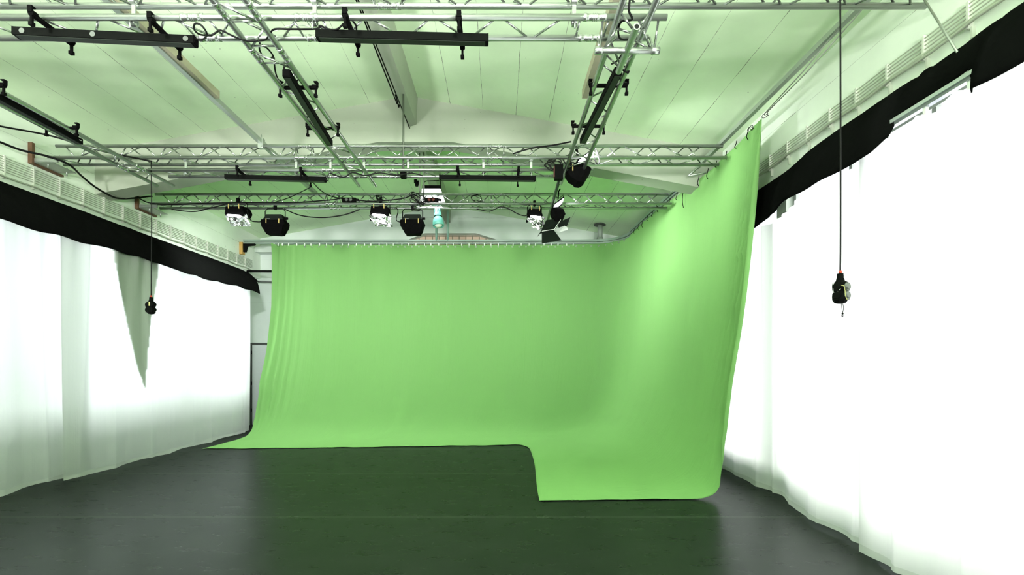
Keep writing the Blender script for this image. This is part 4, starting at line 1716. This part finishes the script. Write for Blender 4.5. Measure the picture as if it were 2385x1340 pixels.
cable('thin_cable', C((716, 421, 6.55), (728, 425, 7.0), (745, 442, 7.6), (765, 455, 8.2), (790, 462, 8.3)), .008, 'thin black cord dropping from the far rig truss to the far truss')
cable('thin_cable', C((640, 471, 8.35), (670, 462, 8.3), (700, 448, 8.0), (722, 437, 7.7)), .007, 'thin black cord rising to the left support bar')
cable('thin_cable', C((922, 483, 8.3), (927, 492, 8.3), (923, 512, 8.3), (932, 518, 8.4)), .008, 'bent cord left of the black lamp by the teal spotlight')
cable('power_cable', C((1110, 487, 8.3), (1140, 492, 8.3), (1165, 482, 8.3), (1185, 487, 8.3), (1205, 498, 8.3), (1222, 503, 8.3), (1235, 498, 8.3)), .008,
      'wavy black cable under the far truss left of the last foil lamp')
cable('thin_cable', C((1195, 358, 6.5), (1240, 345, 6.5), (1290, 338, 6.5), (1330, 330, 6.4)), .010, 'black cable rising across the middle truss to the lamp corner')
cable('power_cable', C((772, 405, 6.45), (800, 413, 6.45), (822, 402, 6.45), (850, 409, 6.45), (885, 403, 6.45), (920, 408, 6.45), (960, 404, 6.45), (985, 410, 6.45)), .008,
      'black cable weaving along the far rig truss between the light bars')
cable('thin_cable', C((757, 417, 6.55), (764, 421, 6.5), (765, 406, 6.5), (775, 405, 6.5)), .008, 'cord end leaving the small light bar left of the ridge')
# near rig cables
cable('power_cable', C((455, 90, 3.78), (470, 93, 3.7), (482, 80, 3.6), (470, 60, 3.55), (455, 55, 3.55), (452, 68, 3.6), (465, 80, 3.7), (490, 82, 3.7), (503, 76, 3.7), (515, 71, 3.7), (545, 85, 3.75), (575, 95, 3.8), (600, 95, 3.8)), .007,
      'black cable looping off the top left light bar')
cable('power_cable', C((600, 95, 3.8), (618, 92, 3.8), (628, 80, 3.75), (640, 68, 3.7), (680, 68, 3.7), (738, 67, 3.7), (745, 60, 3.7), (765, 68, 3.7), (785, 68, 3.68), (800, 55, 3.65)), .007,
      'black cable crossing to the second light bar')
cable('power_cable', C((605, 100, 3.9), (605, 118, 4.0), (618, 135, 4.05), (636, 132, 4.1), (625, 115, 4.0), (610, 104, 3.95)), .007, 'small cable loop left of the ridge truss')
cable('power_cable', C((638, 135, 4.1), (641, 165, 4.3), (648, 185, 4.4), (660, 192, 4.45)), .007, 'thin cable hanging along the left tube of the ridge truss')
cable('power_cable', C((650, 124, 4.1), (668, 130, 4.1), (680, 155, 4.2), (690, 170, 4.3), (699, 180, 4.35), (688, 192, 4.45)), .007, 'thin cable along the right tube of the ridge truss')
cable('cable_coil', [P(672 + 9 * math.cos(k * .7) * (1 + .02 * k), 158 + 7 * math.sin(k * .7), 4.3) for k in range(20)], .006,
      'small coil of cable at the near end of the ridge light bar', sub=3)
cable('power_cable', C((790, 88, 3.8), (805, 97, 3.8), (820, 93, 3.8), (828, 80, 3.75), (830, 62, 3.7), (822, 50, 3.65)), .007, 'short cable loop under the second light bar')
cable('thin_cable', C((1468, -10, 3.4), (1465, 25, 3.45), (1472, 45, 3.5), (1448, 50, 3.6), (1440, 70, 3.7), (1445, 90, 3.8), (1465, 92, 3.85)), .008, 'black cable dropping into the truss corner piece')
cable('thin_cable', C((1490, 65, 3.7), (1491, 85, 3.8), (1478, 105, 3.9)), .008, 'black cable curving behind the truss corner piece')
cable('thin_cable', C((1424, 149, 4.2), (1436, 143, 4.2), (1448, 128, 4.1)), .008, 'short black cable on the right ridge truss')
cable('cable_coil', C((1436, 152, 4.2), (1452, 154, 4.2), (1463, 162, 4.2), (1463, 170, 4.2), (1452, 164, 4.2), (1444, 156, 4.2)), .007, 'cable loop at the near end of the right light bar')
cable('white_wire', C((529, 0, 3.5), (545, 22, 3.6), (575, 45, 3.7), (615, 68, 3.8), (640, 72, 3.8), (672, 60, 3.75), (700, 58, 3.75), (722, 62, 3.75), (716, 50, 3.7), (722, 32, 3.7), (730, 28, 3.7)), .004,
      'thin white cord looping over the near rig truss', WCABLE)
cable('white_wire', C((185, 326, 5.45), (205, 335, 5.6), (240, 350, 5.9), (262, 360, 6.0), (272, 375, 6.1), (285, 385, 6.2)), .004,
      'thin white cord along the left ladder truss', WCABLE)
# coils and power strips on the far truss
def coil(px, py, z, r, n, label, seed):
    rn = random.Random(seed)
    c0 = P(px, py, z)
    pts = []
    for k in range(n * 10):
        a = k * 2 * math.pi / 10
        rr = r * (0.62 + .38 * rn.random()) * (1 + .25 * math.sin(a * 2 + k * .13))
        pts.append(c0 + Vector((rr * math.cos(a + k * .02) + .12 * r * math.sin(k * .7), -.03 + .05 * rn.random(), rr * .85 * math.sin(a) + .15 * r * math.cos(k * .31))))
    return cable('cable_coil', pts, .0058, label, sub=3)
coil(973, 463, 8.33, .115, 6, 'big coil of black cable tied on the far truss left of the soft light', 1)
coil(884, 462, 8.33, .05, 4, 'small bunch of cable on the far truss above the foil lamp', 2)
coil(970, 485, 8.25, .075, 2, 'cable ring hanging over the black lamp by the teal spotlight', 3)
coil(1110, 462, 8.33, .09, 2, 'loose cable loops on the far truss right of the ridge pole', 4)
coil(1290, 385, 6.45, .10, 4, 'tangle of cable on the far rig truss beside the wrapped flood lamp', 5)
coil(1335, 372, 6.5, .13, 2, 'black cable looped around the right end of the far rig truss', 8)
for (px, lab) in ((813, 'black socket strip on the far truss with two round sockets'), (1005, 'black socket strip with red sockets before the soft light')):
    b0 = P(px, 466.5, 8.33)
    t = thing('socket_strip', lab, 'power strip', b0)
    bxo('body', -.12, .12, -.03, .03, -.028, .035, BLACK, t, .012)
    for dx in (-.035, .035):
        tubo('socket', [(dx, -.028, 0), (dx, -.042, 0)], .027, GREYP if px < 900 else mat('dark_red', (.10, .02, .015), .5), t, n=14)
    tubo('plug', [(.11, 0, .01), (.17, 0, .0)], .022, CABLE, t, n=8)
t = thing('dimmer_box', 'black and red plug box on the far rig truss beside the flood lamp', 'power box', P(1301, 398, 6.45))
bxo('body', -.055, .055, -.04, .04, -.12, .07, BLACK, t, .012)
bxo('red_side', -.066, -.050, -.03, .03, -.09, .05, mat('dark_red', (.10, .02, .015), .5), t, .004)
# ropes of the green screen corner
for (a, b, lab) in ((P(1783, 262, 5.7), P(1990, 20, 4.12), 'left rope holding the top corner of the green cloth'),
                    (P(1786, 262, 5.7), P(2010, 20, 4.05), 'right rope holding the top corner of the green cloth')):
    tag(tubo('guy_rope', [a, a.lerp(b, .5) + Vector((0, 0, -.03)), b], .006, ROPE, n=5), lab, 'rope')
# wood offcut beside the near truss end and yellow tag
tag(bxo('wood_offcut', 3.05, 3.40, 3.5, 3.62, CH + 2.86, CH + 2.92, YWOOD, None, .003), 'yellow wooden offcut packed on the near truss end by the right wall', 'board')
